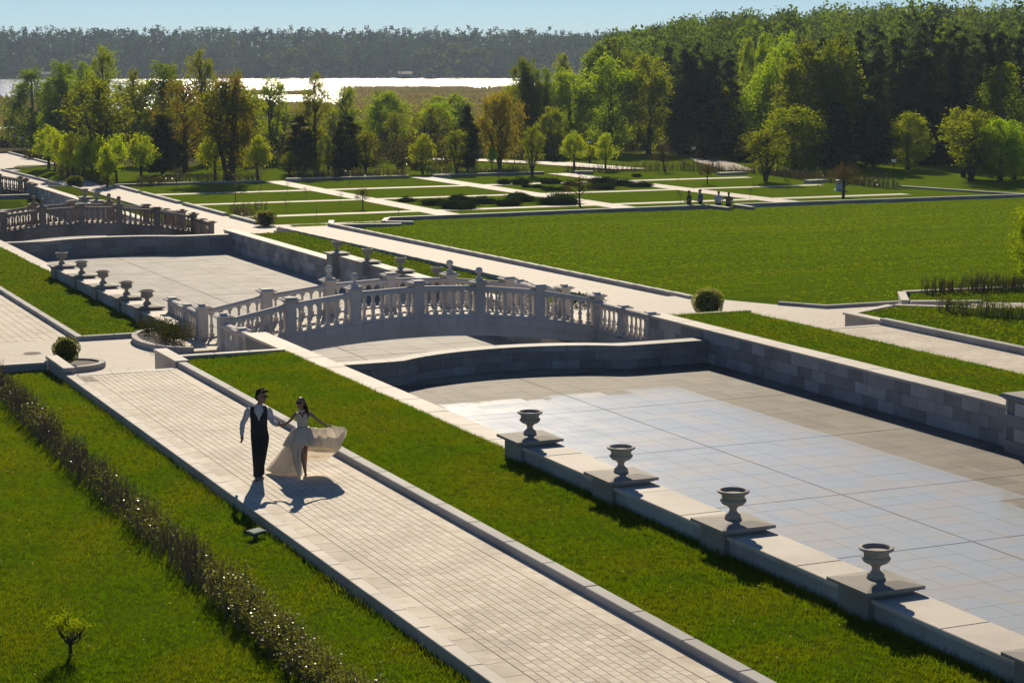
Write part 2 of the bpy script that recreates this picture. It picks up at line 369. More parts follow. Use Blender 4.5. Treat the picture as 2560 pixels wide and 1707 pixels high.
# -- upper terrace, left
lawn('L0',-12,10.18,8,53.6,lambda x,y:-.2+.03*vnoise(x,y)-(.03*max(0,10-x)*0),M['lawn'])
lawn('S0',13.52,16.72,8,52.45,lambda x,y:.03+.05*ss((x-15.2)/1.4)+.012*vnoise(x,y),M['lawn'])
path0=slab('path',10.2,13.3,8,51.2,-1.4,-.007,M['joint'])
cells=grid(10.78,12.9,14,14.0,51.0,185)
cells=[(a,b,c+(.1 if i//185%2 else 0),d+(.1 if i//185%2 else 0)) for i,(a,b,c,d) in enumerate(cells)]
field(path0,'paver',cells,0,.06,M['paver'],300,.0075,.005,.003)
run(path0,'border_slab','y',14,51.05,.62,10.43,10.77,-.06,0,M['paver'],.006,.003)
run(path0,'border_slab','y',14,51.05,.9,12.91,13.28,-.06,0,M['paver'],.006,.003)
run(path0,'edge_stone','y',14,51.6,1.0,10.19,10.425,-.35,.012,M['coping'],.006,.01,None,.002)
run(path0,'kerb_stone','y',14,51.4,1.55,13.285,13.53,-.05,.14,M['kerb'],.01,.014,None,.003)
run(path0,'threshold_slab','x',10.5,13.2,.9,51.02,51.3,-.06,.008,M['coping'],.01,.004)
st=struct(MB().box(10.5,13.25,51.3,51.31,-1.3,-.17).build('stairs',M['kerb']))
for i in range(6): piece(st,'step',2.75,.4,.16,10.5,51.31+i*.36,-.17-.165*(i+1)+.0,M['paver'])
for i,(x0,x1) in enumerate(((10.17,10.5),(13.22,13.62))):
    cw=empty('stair_cheek_wall',(0,0,0),0,('low granite cheek block at the head of the steps, beside the mulched round bed','grey granite cheek block beside the lawn corner, right of the steps')[i],'wall','stair cheek walls')
    MB().box(x0+.03,x1-.03,51.55,53.85,-1.25,.08).build('body',M['kerb'],cw)
    piece(cw,'coping',x1-x0,2.45,.09,x0,51.45,.08,M['coping'])
rw=empty('retaining_wall',(0,0,0),0,'low granite wall ending the near left lawn above the square','wall','terrace end walls')
MB().box(-12,10.16,53.6,53.8,-1.3,-.03).build('body',M['kerb'],rw); run(rw,'coping','x',-4,10.16,1.4,53.58,53.85,-.03,.03,M['coping'])
rw=empty('retaining_wall',(0,0,0),0,'granite wall ending the lawn strip in front of the bridge','wall','terrace end walls')
MB().box(13.62,16.7,52.45,52.65,-1.3,.08).build('body',M['kerb'],rw); run(rw,'coping','x',13.62,16.7,1.0,52.42,52.7,.08,.14,M['coping'])
# -- pool walls
def wall_left(y0,y1,ytop,floor,zc,label):
    t=empty('pool_wall',(0,0,0),0,label,'wall','pool side walls')
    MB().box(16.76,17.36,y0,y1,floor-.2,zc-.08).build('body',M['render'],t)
    run(t,'coping','y',y0,y1,1.8,16.70,17.41,zc-.075,zc,M['coping'],.01,.012,None,.003); return t
def urn_wall_left(y0,y1,floor,z,label):
    t=empty('pool_wall',(0,0,0),0,label,'wall','pool side walls')
    MB().box(16.46,17.2,y0,y1,floor-.2,z-.075).build('body',M['block'],t)
    n=round((y1-y0)/1.3)
    for i in range(n): piece(t,'facing_slab',.02,(y1-y0)/n-.01,z-.08-(z-.8),16.441,y0+i*(y1-y0)/n+.005,z-.8,M['kerb'],.003)
    run(t,'coping','y',y0,y1,1.8,16.39,17.26,z-.07,z,M['coping'],.01,.012,None,.003); return t
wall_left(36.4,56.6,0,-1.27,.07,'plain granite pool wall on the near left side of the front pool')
urn_wall_left(14,36.4,-1.27,.44,'granite wall carrying the near row of urns')
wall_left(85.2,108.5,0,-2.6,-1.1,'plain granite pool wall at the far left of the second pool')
urn_wall_left(64.6,85.2,-2.6,-.65,'granite wall carrying the far left row of urns')
def rwall(y0,y1,x,floor,zc,label,mat=None,nc=3,bl=.74,dz=None,top=True):
    t=empty('pool_wall',(0,0,0),0,label,'wall','pool side walls')
    MB().box(x+.03,x+.55,y0,y1,floor-.3,zc-.085).build('body',M['render'],t)
    h=(zc-.08-floor)/nc
    for k in range(nc):
        y=y0-(bl*.5 if k%2 else 0)
        while y<y1-.05:
            a=max(y,y0); b=min(y+bl,y1); y+=bl
            if b-a>.08 and inview(x,(a+b)/2,zc-.5,1.15): piece(t,'block',.10,b-a-.008,h-.008,x+random.uniform(0,.004),a+.004,floor+k*h+.004,mat or M['block'],.005)
    run(t,'coping','y',y0,y1,2.1,x-.05,x+.66,zc-.08,zc,M['coping'],.01,.012,None,.003); return t
rwall(37.8,57.2,31.0,-1.27,-.2,'long grey block wall on the far side of the front pool')
rwall(89.7,108.6,31.0,-2.6,-1.45,'pale block wall on the far side of the second pool, beyond the urns')
rwall(68.0,89.7,31.0,-2.6,-1.12,'block wall carrying the urns across the second pool')
rwall(124,166,30.2,-3.6,-2.1,'block wall of the third pool behind the brown bridge')
# big pier of the near right wall
t=empty('pool_wall_pier',(0,0,0),0,'grey block pier with a broad cap at the right edge','pier')
MB().box(30.66,31.9,28,37.78,-1.5,.02).build('body',M['render'],t)
for k in range(4):
    for j in range(9):
        a=37.8-.04-(j+(.5 if k%2 else 0))*.74; piece(t,'block',.1,.732,.315,30.58,a-.732,-1.27+k*.322+.004,M['block'],.005)
    piece(t,'block',.73,.06,.315,30.64,37.76,-1.27+k*.322+.004,M['block'],.005)
MB().frustum(31.35,37.2,.02,.10,.72,.82,.6,.7).build('moulding',M['plinth'],t); MB().frustum(31.35,37.2,.10,.19,.86,.8,.74,.68).build('cap',M['plinth'],t)
# -- dams (curved cross walls)
def dam(y0,bulge,floor,top,label,x0=17.4,x1=31.0,mat=None):
    t=empty('dam_wall',(0,0,0),0,label,'wall','curved dam walls')
    cx=(x0+x1)/2; hw=3.7
    def yf(x): 
        u=abs(x-cx)/hw
        return y0+(bulge*(math.sqrt(max(0,1.35**2-u*u))-math.sqrt(1.35**2-1))/(1.35-math.sqrt(1.35**2-1)) if u<1 else 0)
    mb=MB(); xs=[x0+(x1-x0)*i/48 for i in range(49)]
    for a,b in zip(xs,xs[1:]):
        mb.hexa([(a,yf(a)+.08,floor-.2),(b,yf(b)+.08,floor-.2),(b,yf(b)+.52,floor-.2),(a,yf(a)+.52,floor-.2)],[(a,yf(a)+.08,top-.2),(b,yf(b)+.08,top-.2),(b,yf(b)+.52,top-.2),(a,yf(a)+.52,top-.2)])
    mb.build('body',M['render'],t)
    def blk(a,b,z0,z1,dy0,dy1,name,mm):
        n=3; m2=MB()
        for i in range(n):
            p=a+(b-a)*i/n; q=a+(b-a)*(i+1)/n
            m2.hexa([(p,yf(p)+dy0,z0),(q,yf(q)+dy0,z0),(q,yf(q)+dy1,z0),(p,yf(p)+dy1,z0)],[(p,yf(p)+dy0,z1),(q,yf(q)+dy0,z1),(q,yf(q)+dy1,z1),(p,yf(p)+dy1,z1)])
        m2.build(name,mm,t)
    L_=x1-x0; nb=16; h=(top-.2-floor)/2
    for k in range(2):
        for i in range(nb):
            a=x0+L_*i/nb+(.4 if k else 0); b=min(a+L_/nb,x1)
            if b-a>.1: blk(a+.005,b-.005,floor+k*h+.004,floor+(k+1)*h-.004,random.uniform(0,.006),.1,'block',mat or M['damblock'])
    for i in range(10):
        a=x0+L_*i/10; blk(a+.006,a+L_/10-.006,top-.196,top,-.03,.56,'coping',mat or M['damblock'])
    return t
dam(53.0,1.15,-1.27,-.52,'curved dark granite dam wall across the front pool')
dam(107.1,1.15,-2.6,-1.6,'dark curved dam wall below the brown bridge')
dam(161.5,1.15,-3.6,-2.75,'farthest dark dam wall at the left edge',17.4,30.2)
# -- pool floors (a film of water lies on the near slabs, ending at slab edges)
def wettile():
    n=N('pool_floor_slab_with_water_film'); p=n.wcoord(); a=n.noise(30,3,p,.7); b=n.noise(.7,4,p); sep=n.n('ShaderNodeSeparateXYZ'); n.l(p,sep.inputs[0]); x,y=sep.outputs[0],sep.outputs[1]
    col=n.mix((.165,.148,.125),(.225,.203,.175),n.maprange(a,.3,.7,0,1)); col=n.mix(col,(.14,.12,.09),n.maprange(n.noise(.45,6,p,.7),.45,.68,0,.8))
    qx=n.math('MULTIPLY',n.math('FLOOR',n.math('DIVIDE',x,.844)),.844); qy=n.math('MULTIPLY',n.math('FLOOR',n.math('DIVIDE',y,.62)),.62)
    cb=n.n('ShaderNodeCombineXYZ'); n.l(qx,cb.inputs[0]); n.l(qy,cb.inputs[1])
    wob=n.math('MULTIPLY',n.math('SUBTRACT',n.noise(.3,3,cb.outputs[0]),.5),3.2); fin=n.math('MULTIPLY',n.math('SUBTRACT',n.noise(4,5,p),.5),.35); fin2=n.math('ADD',wob,fin)
    xe=n.math('ADD',n.math('MULTIPLY',x,.2),n.math('MULTIPLY',qx,.8)); ye=n.math('ADD',n.math('MULTIPLY',y,.2),n.math('MULTIPLY',qy,.8))
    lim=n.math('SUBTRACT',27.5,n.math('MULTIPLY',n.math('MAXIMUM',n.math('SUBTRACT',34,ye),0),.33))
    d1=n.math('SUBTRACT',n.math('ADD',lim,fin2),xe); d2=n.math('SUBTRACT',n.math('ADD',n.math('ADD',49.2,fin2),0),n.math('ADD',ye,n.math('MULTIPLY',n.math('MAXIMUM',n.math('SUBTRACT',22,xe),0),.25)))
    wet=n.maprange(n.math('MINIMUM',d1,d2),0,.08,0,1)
    wn=n.n('ShaderNodeTexWhiteNoise'); n.l(cb.outputs[0],wn.inputs[0])
    hs=n.n('ShaderNodeHueSaturation'); n.l(col,hs.inputs['Color']); n.l(n.maprange(n.rnd(),0,1,.9,1.1),hs.inputs['Value']); col=hs.outputs[0]
    film=n.math('ADD',n.math('ADD',.15,n.math('MULTIPLY',n.noise(.5,4,p),.05)),n.maprange(wn.outputs[0],0,1,-.012,.012))
    tone=n.maprange(wn.outputs[0],0,1,.82,1.18); hs2=n.n('ShaderNodeHueSaturation'); n.l(col,hs2.inputs['Color']); n.l(tone,hs2.inputs['Value']); col=hs2.outputs[0]
    film_sheen=n.mix((.45,.49,.485),(.50,.46,.37),n.maprange(n.math('ADD',n.math('MULTIPLY',wn.outputs[0],.5),n.math('MULTIPLY',n.noise(.6,5,p,.7),.9)),.62,.95,0,1)); col=n.mix(col,film_sheen,n.math('MULTIPLY',wet,.8))  # pale reflection of the water film painted into the slab colour, mottled with cream
    sh=n.pbsdf(col,.75,n.bump(a,.2,.01),.2); pb=sh.node; n.l(wet,pb.inputs['Coat Weight']); n.l(film,pb.inputs['Coat Roughness']); pb.inputs['Coat IOR'].default_value=1.4
    return n.done(sh)
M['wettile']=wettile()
pool0=slab('pool_floor',17.2,31.05,10,54.6,-1.6,-1.277,M['joint'])
YJ=[11.8,18.6,24.9,30.75,35.4,41.25,47.0,53.0]
cells=[]
for ya,yb in zip(YJ,YJ[1:]):
    ny=round((yb-ya)/.62)
    cells+=grid(17.42,24.185,8,ya+.012,yb-.012,ny)+grid(24.215,30.98,8,ya+.012,yb-.012,ny)
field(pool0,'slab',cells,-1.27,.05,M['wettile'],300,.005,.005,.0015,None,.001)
struct(MB().box(17.2,31.05,53.5,107.7,-2.95,-2.61).build('pool_floor',M['joint'])) 
pool1=bpy.data.objects['pool_floor.001']; cells=[]
YK=[54.7,58,62.5,67,72,77,82,87.5,93,98,103,107.4]
for ya,yb in zip(YK,YK[1:]):
    ny=round((yb-ya)/.8); cells+=grid(17.42,24.18,5,ya+.02,yb-.02,ny)+grid(24.22,30.98,5,ya+.02,yb-.02,ny)
field(pool1,'slab',cells,-2.6,.05,M['tile_far'],0,.008,.008,.002,None,.003)
slab('pool_floor',17.2,30.6,108.4,162,-4.0,-3.6,M['tile_far'])
# -- middle terrace left: square and path
sq=slab('square',2,17.6,52.66,66,-2.6,-1.15,M['square'])
path1=slab('path',2,13.42,65.4,108,-2.4,-1.163,M['joint'])
field(path1,'paver',grid(5.5,13.36,26,65.5,100,58),-1.15,.04,M['paver'],0,.012,.008,.003,None,.002)
run(path1,'kerb_stone','y',65.4,108,1.8,13.4,13.64,-1.2,-1.0,M['kerb'],.01,.014)
run(path1,'kerb_stone','x',13.64,16.9,1.1,65.38,65.62,-1.2,-1.0,M['kerb'],.01,.014)
lawn('S1',13.64,16.76,65.6,108,lambda x,y:-1.1+.012*vnoise(x,y),M['lawn'])
# -- right side, upper terrace
lawn('R0',31.6,34.9,20,56.9,lambda x,y:-.27+.012*vnoise(x,y)-.05*ss((x-34)/1),M['lawn'])
path2=slab('path',34.8,38.2,20,53.6,-1.6,-.512,M['joint'])
field(path2,'paver',grid(35.3,37.66,15,30,53.3,78),-.5,.05,M['paver'],0,.014,.007,.004)
run(path2,'border_slab','y',30,53.3,.9,34.96,35.29,-.55,-.5,M['paver'],.006,.003); run(path2,'border_slab','y',30,53.3,.9,37.67,37.99,-.55,-.5,M['paver'],.006,.003)
run(path2,'kerb_stone','y',30,56.9,1.4,34.84,34.96,-.6,-.32,M['kerb'],.008,.01)
run(path2,'kerb_stone','y',30,53.6,1.5,38.0,38.28,-.55,-.29,M['kerb'],.01,.014)
run(path2,'threshold_slab','x',35,38,1,53.32,53.6,-.55,-.49,M['coping'],.01,.004)
st=struct(MB().box(34.96,38,53.6,53.61,-1.4,-.66).build('stairs',M['kerb']))
for i in range(4): piece(st,'step',3.0,.5,.15,34.98,53.61+i*.45,-.66-.15*(i+1)+.0,M['paver'])
cw=empty('stair_cheek_wall',(0,0,0),0,'granite cheek block beside the right-hand walk, near the low hedges','wall','stair cheek walls')
MB().hexa([(38.03,53.5,-1.2),(38.3,53.5,-1.2),(38.3,55.7,-1.2),(38.03,55.7,-1.2)],[(38.03,53.5,-.42),(38.3,53.5,-.42),(38.3,55.7,-.42),(38.03,55.7,-.42)]).build('body',M['kerb'],cw); piece(cw,'coping',.42,2.35,.07,37.97,53.42,-.42,M['coping'])
sq2=struct(MB().prism([(31.5,55.72),(38.3,55.72),(42.2,58.2),(43.8,60.5),(44.9,61.7),(41.3,61.8),(40.2,63.5),(38.2,67.6),(31.5,67.6)],-2.4,-1.1).build('square',M['square']))
rw=empty('retaining_wall',(0,0,0),0,'thin granite wall ending the right lawn strip above the square','wall','terrace end walls')
MB().box(31.6,34.95,56.9,57.05,-1.3,-.3).build('body',M['kerb'],rw); run(rw,'coping','x',31.6,34.95,1.1,56.86,57.1,-.3,-.24,M['coping'])
# -- right side, middle terrace
lawn('R1',31.6,34.9,67.6,107.4,lambda x,y:-1.32-.008*(y-67)+.012*vnoise(x,y),M['lawn'])
zr=lambda y:-.0115*(y-67)
t=MB().hexa([(34.9,67.6,-3),(38.3,67.6,-3),(38.3,110.5,-3),(34.9,110.5,-3)],[(34.9,67.6,-1.17),(38.3,67.6,-1.17),(38.3,110.5,-1.67),(34.9,110.5,-1.67)]).build('path',M['square']); path3=struct(t)
run(path3,'kerb_stone','y',66.6,110.6,1.6,38.0,38.28,-1.3,-.98,M['kerb'],.01,.014,lambda y:zr(y))
run(path3,'kerb_stone','y',67.6,110.5,1.6,34.84,34.98,-1.35,-1.08,M['kerb'],.01,.01,lambda y:zr(y))
for zz0,y0 in ((-1.85,110.5),(-2.05,111.0)): piece(path3,'step',3.2,.5,.18,34.9,y0,zz0,M['paver'])
# meadow
def zm(x,y): 
    b=-1.12-1.15*ss((y-64)/60)
    return b-.10*math.exp(-((x-41.5)/.5)**2)*(y>70)+.03*vnoise(x*.2,y*.2)
lawn('M',38.25,170,59.0,118.9,zm,M['lawn_far'],1.0)
kb=struct(MB().box(38.3,38.4,61.9,62,-1.3,-1.25).build('kerb',M['kerb']))
def kerbline(parent,pts,h,wd,step,name='kerb_stone',mat=None):
    for (a,b,z),(c,d,z2) in zip(pts,pts[1:]):
        L_=math.hypot(c-a,d-b); n=max(1,round(L_/step)); an=math.atan2(d-b,c-a)
        for i in range(n):
            k=i/n; piece(parent,name,L_/n-.008,wd,h,a+(c-a)*k,b+(d-b)*k,z+(z2-z)*k-h,mat or M['kerb'],.012,an)
kerbline(kb,[(40.2,63.5,-.98),(41.3,61.75,-.98),(44.9,61.65,-.98)],.24,.22,1.3)
# -- garden parterre
GZ=-2.3
slab('garden_lawn',36.75,170,120.0,160,-3.4,GZ,M['garden'])
def gpath(x0,x1,y0,y1,z=GZ+.006,m=None): return struct(MB().add([(x0,y0,z),(x1,y0,z),(x1,y1,z),(x0,y1,z)],[(0,1,2,3)]).build('garden_path',m or M['square']))
for x0,x1 in ((50.1,51.95),(64.0,66.0),(77.7,79.9)): gpath(x0,x1,120,163)
for y0,y1 in ((126,127.3),(138.3,139.5),(149.8,151.2)):
    xs=[36.8,50.1,51.95,64.0,66.0,77.7,79.9,92]
    for i in (0,2,4,6): gpath(xs[i],xs[i+1],y0,y1,GZ+.005)
gk=struct(MB().box(36.8,36.82,120.5,120.6,-2.4,-2.32).build('kerb',M['kerb']))
for y0,y1 in ((120.8,126.9),(128.4,139.2),(140.6,152),(153.0,161.8)): run(gk,'kerb_stone','y',y0,y1,1.8,36.6,36.95,-2.45,-2.12,M['kerb'],.01,.015)
def lowwall(label,pts,top,h,wd=.36,body=None,group='low parterre walls'):
    t=empty('low_wall',(0,0,0),0,label,'wall',group)
    for (a,b),(c,d) in zip(pts,pts[1:]):
        L_=math.hypot(c-a,d-b); an=math.atan2(d-b,c-a); Mx=Matrix.Translation((a,b,0))@Matrix.Rotation(an,4,'Z')
        MB().box(0,L_,.03,wd-.03,top-h,top-.07,Mx).build('body',body or M['damblock'],t)
        n=max(1,round(L_/1.8))
        for i in range(n): piece(t,'coping',L_/n-.008,wd,.07,a+(c-a)*i/n,b+(d-b)*i/n,top-.07,M['coping'],.01,an)
    return t
lowwall('long low wall between the meadow and the parterre, left of the seated pair',[(45.2,119.0),(70.0,119.9)],-2.0,.5)
lowwall('long low wall between the meadow and the parterre, right of the seated pair',[(72.1,119.7),(100,119.2)],-2.0,.5)
lowwall('short parapet at the stair gap beside the seated pair',[(70.2,117.2),(70.15,119.8)],-2.0,.6)
lowwall('short parapet on the right of the stair gap',[(72.05,117.0),(72.1,119.6)],-2.0,.6)
lowwall('angled parapet at the left end of the meadow wall',[(45.6,115.6),(44.1,116.6),(45.2,118.9)],-2.0,.5)
lowwall('low kerb wall at the far left corner of the meadow',[(40.2,115.6),(44.3,114.4)],-2.02,.3)
lowwall('granite block at the end of the middle walk',[(38.3,110.6),(40.2,115.6)],-1.75,.5)
slab('stair_landing',66.5,73,120.26,122.2,-3.2,-2.78,M['kerb'])
# second terrace square and walk on the far right of the pools
slab('square',30.8,45,107.7,120.05,-3.4,GZ-.01,M['square']); slab('path',33.2,36.7,119,172,-3.6,GZ-.012,M['square']); slab('path',20,34.8,172,201,-3.8,-2.9,M['square'])
sheet('plaza',[(0,199,-2.9),(41,199,-2.9),(41.2,208,-2.9),(41,236,-2.92),(0,240,-2.92)],M['square'])
lawn('R2',30.9,33.2,121,162,lambda x,y:-2.2+.01*vnoise(x,y),M['lawn'])
k2=struct(MB().box(34,34.1,172,172.1,-3,-2.95).build('kerb',M['kerb']))
kerbline(k2,[(35.0,172,-2.68),(34.2,200,-2.72),(41,207,-2.72),(41.2,236,-2.72)],.3,.3,2.5)
kerbline(k2,[(33.15,121,-2.1),(33.3,162,-2.15),(30.9,162.2,-2.15)],.3,.2,2)
# parterre at lower right
def polylawn(key,poly,z,m):
    o=struct(MB().prism(poly,z-.8,z).build('lawn',m)); LAWNS[key]=(poly,z); return o
polylawn('Q',[(38.28,30),(60,30),(60,46),(47.5,53),(43.2,55.2),(41.05,56.8),(38.3,55.6)],-.42,M['lawn'])
polylawn('Q2',[(44.6,57),(48.5,54.6),(62,50),(62,60),(48.9,59.4),(43.9,60),(42.4,58)],-.44,M['lawn'])
struct(MB().prism([(43.0,55.5),(47.3,53),(60,46),(60,50),(48.3,54.7),(44.5,57)],-1.3,-.46).build('path',M['square']))
lowwall('low granite wall with a rounded corner behind the right-hand hedge',[(44.75,56.8),(42.3,57.85),(43.75,60.1),(49,59.5),(62,57.5)],-.38,.75,.30,M['kerb'])
lowwall('low granite wall running from the cheek block round the near hedge',[(38.35,55.65),(41.05,57.0),(43.1,55.4)],-.40,.75,.34,M['kerb'])
# ------------------------------------------------------------------ bridges
BAL_PROF=[(.062,0),(.062,.10),(.045,.115),(.052,.14),(.072,.20),(.060,.235),(.050,.26),(.078,.33),(.074,.38),(.046,.47),(.038,.60),(.040,.68),(.066,.76),(.07,.78),(.07,.84)]
def baluster_mesh(m):
    mb=MB(); mb.box(-.075,.075,-.075,.075,0,.12); mb.lathe([(r,z) for r,z in BAL_PROF if z>=.1],8); mb.box(-.078,.078,-.078,.078,.775,.845); return mb.mesh('baluster',m)
def post(parent,x,y,z,m,ball=False,h=1.25,a=.17,small=True,capw=.3):
    zc=z+h-.2
    po=MB().box(x-a-.04,x+a+.04,y-a-.04,y+a+.04,z-.05,z+.10).box(x-a,x+a,y-a,y+a,z+.10,zc).box(x-a+.05,x+a-.05,y-a-.012,y+a+.012,z+.2,zc-.1).box(x-a-.012,x+a+.012,y-a+.05,y+a-.05,z+.2,zc-.1).build('post',m,parent)
    c=MB().frustum(x,y,zc,zc+.07,a+.01,capw-.03).frustum(x,y,zc+.07,zc+.11,capw,capw).frustum(x,y,zc+.11,zc+.15,capw-.02,a+.02)
    if small and not ball: c.box(x-.11,x+.11,y-.11,y+.11,zc+.15,zc+.21)
    else: c.box(x-a-.02,x+a+.02,y-a-.02,y+a+.02,zc+.15,zc+.17)
    c=c.build('post_cap',m,po)
    if ball:
        MB().lathe([(.15,0),(.15,.04),(.09,.07),(.065,.11),(.075,.13),(.05,.16),(.055,.19),(.07,.21),(.10,.235),(.122,.28),(.127,.32),(.12,.37),(.09,.415),(.045,.44),(.0,.445)],14,(x,y,zc+.17)).build('ball_finial',m,po,True)
def rail(parent,a,b,m,w=.13,t=.15):
    a=Vector(a);b=Vector(b);d=(b-a); n=Vector((-d.y,d.x,0)).normalized()
    pr=[(-w,-t),(w,-t),(w+.015,-.06),(w-.01,-.02),(w*.5,.012),(-w*.5,.012),(-w+.01,-.02),(-w-.015,-.06)]
    V=[a+n*p+Vector((0,0,q)) for p,q in pr]+[b+n*p+Vector((0,0,q)) for p,q in pr]; k=len(pr)
    MB().add(V,[tuple(range(k)),tuple(range(2*k-1,k-1,-1))]+[(i+k,(i+1)%k+k,(i+1)%k,i) for i in range(k)]).build('rail',m,parent)
def wing(bx,ys,zb,m,bal,label,dirn,xx,drop=.0,h=.93):
    # straight balustrade along Y; ys = post positions, first is the bridge end (not built)
    t=empty('balustrade',(0,0,0),0,label,'balustrade','wing balustrades at the bridge ends')
    for i,(a,b) in enumerate(zip(ys,ys[1:])):
        lo,hi=min(a,b)+.17,max(a,b)-.15
        n=5; MB().box(xx-.12,xx+.12,lo,hi,zb-.12,zb).build('plinth',m,t)
        rail(t,(xx,lo,zb+h),(xx,hi,zb+h),m)
        for k in range(n): link('baluster',bal,t,(xx,lo+(hi-lo)*(k+.5)/n,zb),None,(1,1,(h-.15)/.845))
        post(t,xx,b,zb-.02,m,False,h+.14,.13,False,.27)
    return t
def bridge(dx,dy,dz,m,label,wings,which):
    t=empty('bridge',(0,0,0),0,label,'bridge','arched stone bridges over the pools')
    C=24.22+dx; H_=6.87; yn,yf=61.1+dy,63.75+dy
    zd=lambda x:-.36-.79*((x-C)/H_)**2+dz
    zu=lambda x:-1.08-.52*((x-C)/6.0)**2+dz
    xs=[C-H_+2*H_*i/36 for i in range(37)]
    mb=MB(); md=MB()
    for a,b in zip(xs,xs[1:]):
        md.hexa([(a,yn-.1,zu(a)),(b,yn-.1,zu(b)),(b,yf+.1,zu(b)),(a,yf+.1,zu(a))],[(a,yn-.1,zd(a)-.06),(b,yn-.1,zd(b)-.06),(b,yf+.1,zd(b)-.06),(a,yf+.1,zd(a)-.06)])
    md.build('arch',m,t)
    for y0,y1 in ((yn-.24,yn-.1),(yf+.1,yf+.24)):
        n=20
        for i in range(n):
            a=C-H_+2*H_*i/n+.006; b=C-H_+2*H_*(i+1)/n-.006
            MB().hexa([(a,y0,zd(a)-.34),(b,y0,zd(b)-.34),(b,y1,zd(b)-.34),(a,y1,zd(a)-.34)],[(a,y0,zd(a)-.05),(b,y0,zd(b)-.05),(b,y1,zd(b)-.05),(a,y1,zd(a)-.05)]).build('edge_stone',m,t)
        z=MB()
        for a,b in zip(xs,xs[1:]):
            q0,q1=(y0+.05,y1) if y0<yn else (y0,y1-.05)
            z.hexa([(a,q0,zu(a)),(b,q0,zu(b)),(b,q1,zu(b)),(a,q1,zu(a))],[(a,q0,zd(a)-.345),(b,q0,zd(b)-.345),(b,q1,zd(b)-.345),(a,q1,zd(a)-.345)])
        z.build('spandrel',m,t)
    bal=baluster_mesh(m)
    for si,y in enumerate((yn,yf)):
        px=[C-H_+2*H_*i/6 for i in range(7)]
        p=MB()
        for a,b in zip(xs,xs[1:]): p.hexa([(a,y-.16,zd(a)-.06),(b,y-.16,zd(b)-.06),(b,y+.16,zd(b)-.06),(a,y+.16,zd(a)-.06)],[(a,y-.16,zd(a)+.05),(b,y-.16,zd(b)+.05),(b,y+.16,zd(b)+.05),(a,y+.16,zd(a)+.05)])
        p.build('plinth',m,t)
        for i,x in enumerate(px): post(t,x,y,zd(x),m,i in (2,4),1.26,.175,i in (0,6))
        for a,b in zip(px,px[1:]):
            ra=zd(a)+1.02; rb=zd(b)+1.02; x0=a+.17; x1=b-.17
            z0=ra+(rb-ra)*.17/(b-a); z1=rb-(rb-ra)*.17/(b-a); rail(t,(x0,y,z0),(x1,y,z1),m)
            for k in range(6):
                f=(k+.5)/6; x=x0+(x1-x0)*f; base=zd(x)+.05; top=z0+(z1-z0)*f-.14; link('baluster',bal,t,(x,y,base),None,(1,1,(top-base)/.845))
    # abutments and deck
    for sx in (-1,1):
        xe=C+sx*H_; MB().box(min(xe,xe-sx*.9),max(xe,xe-sx*.9),yn-.05,yf+.05,-2.7+dz,zu(xe)+.02).build('abutment',m,t)
    d=MB()
    for a,b in zip(xs,xs[1:]): d.hexa([(a,yn+.16,zd(a)-.05),(b,yn+.16,zd(b)-.05),(b,yf-.16,zd(b)-.05),(a,yf-.16,zd(a)-.05)],[(a,yn+.16,zd(a)),(b,yn+.16,zd(b)),(b,yf-.16,zd(b)),(a,yf-.16,zd(a))])
    d.build('deck',M['paver'] if which==0 else m,t)
    for key,lab in wings:
        xx=C+(-H_ if key[0]=='L' else H_); zb=-1.13+dz+(.0 if key[0]=='L' else .0)
        ys=(yn,yn-2.05,yn-4.0) if key[1]=='n' else (yf,yf+1.95,yf+4.0)
        wt=wing(t,ys,zb,m,bal,lab,1,xx)
        MB().box(xx-.2,xx+.2,min(ys),max(ys),-2.8+dz,zb-.12).build('base_wall',M['block'],wt)
    return t
bridge(0,0,0,M['bridge'],'pale stone footbridge with balustrades crossing the front pool',[('Ln','pale balustrade at the near left end of the front bridge'),('Lf','pale balustrade beside the rough evergreen in the half-round bed'),('Rn','pale balustrade at the near right end of the front bridge'),('Rf','pale balustrade at the far right end of the front bridge')],0)
bridge(0,54.5,-1.06,M['bridge2'],'brown weathered stone footbridge crossing the second pool',[('Rn','brown balustrade at the right end of the second bridge'),('Rf','brown balustrade at the far right end of the second bridge')],1)
bridge(-.8,105.3,-1.78,M['bridge2'],'farthest footbridge cut off by the left edge',[('Rn','brown balustrade at the right end of the farthest bridge')],2)
ap=struct(MB().box(16.3,17.6,61.0,63.85,-1.3,-1.07).build('bridge_ramp',M['paver']))
ap=struct(MB().box(30.9,32.0,61.0,63.85,-1.3,-1.06).build('bridge_ramp',M['paver']))
# ------------------------------------------------------------------ urns on pedestals
def urn_meshes():
    prof=[(.19,0),(.19,.035),(.165,.05),(.18,.085),(.15,.12),(.095,.17),(.08,.22),(.092,.27),(.13,.305),(.15,.33)]
    foot=MB().lathe(prof,20).mesh('foot',M['urn'],True)
    bowl=MB().lathe([(.14,.325),(.215,.35),(.265,.40),(.285,.45),(.275,.485),(.245,.505),(.235,.52),(.25,.56),(.285,.61),(.315,.63)],32,mod=lambda a,z:1+(.045*abs(math.cos(8*a)) if .34<z<.49 else 0),cap=False).mesh('bowl',M['urn'],True)
    rim=MB().lathe([(.30,.625),(.345,.64),(.36,.665),(.35,.69),(.32,.70),(.30,.705),(.285,.69),(.27,.66),(.255,.56),(.25,.46),(.2,.40),(.0,.39)],32).mesh('rim',M['urn'],True)
    return foot,bowl,rim
UF,UB,UR=urn_meshes()
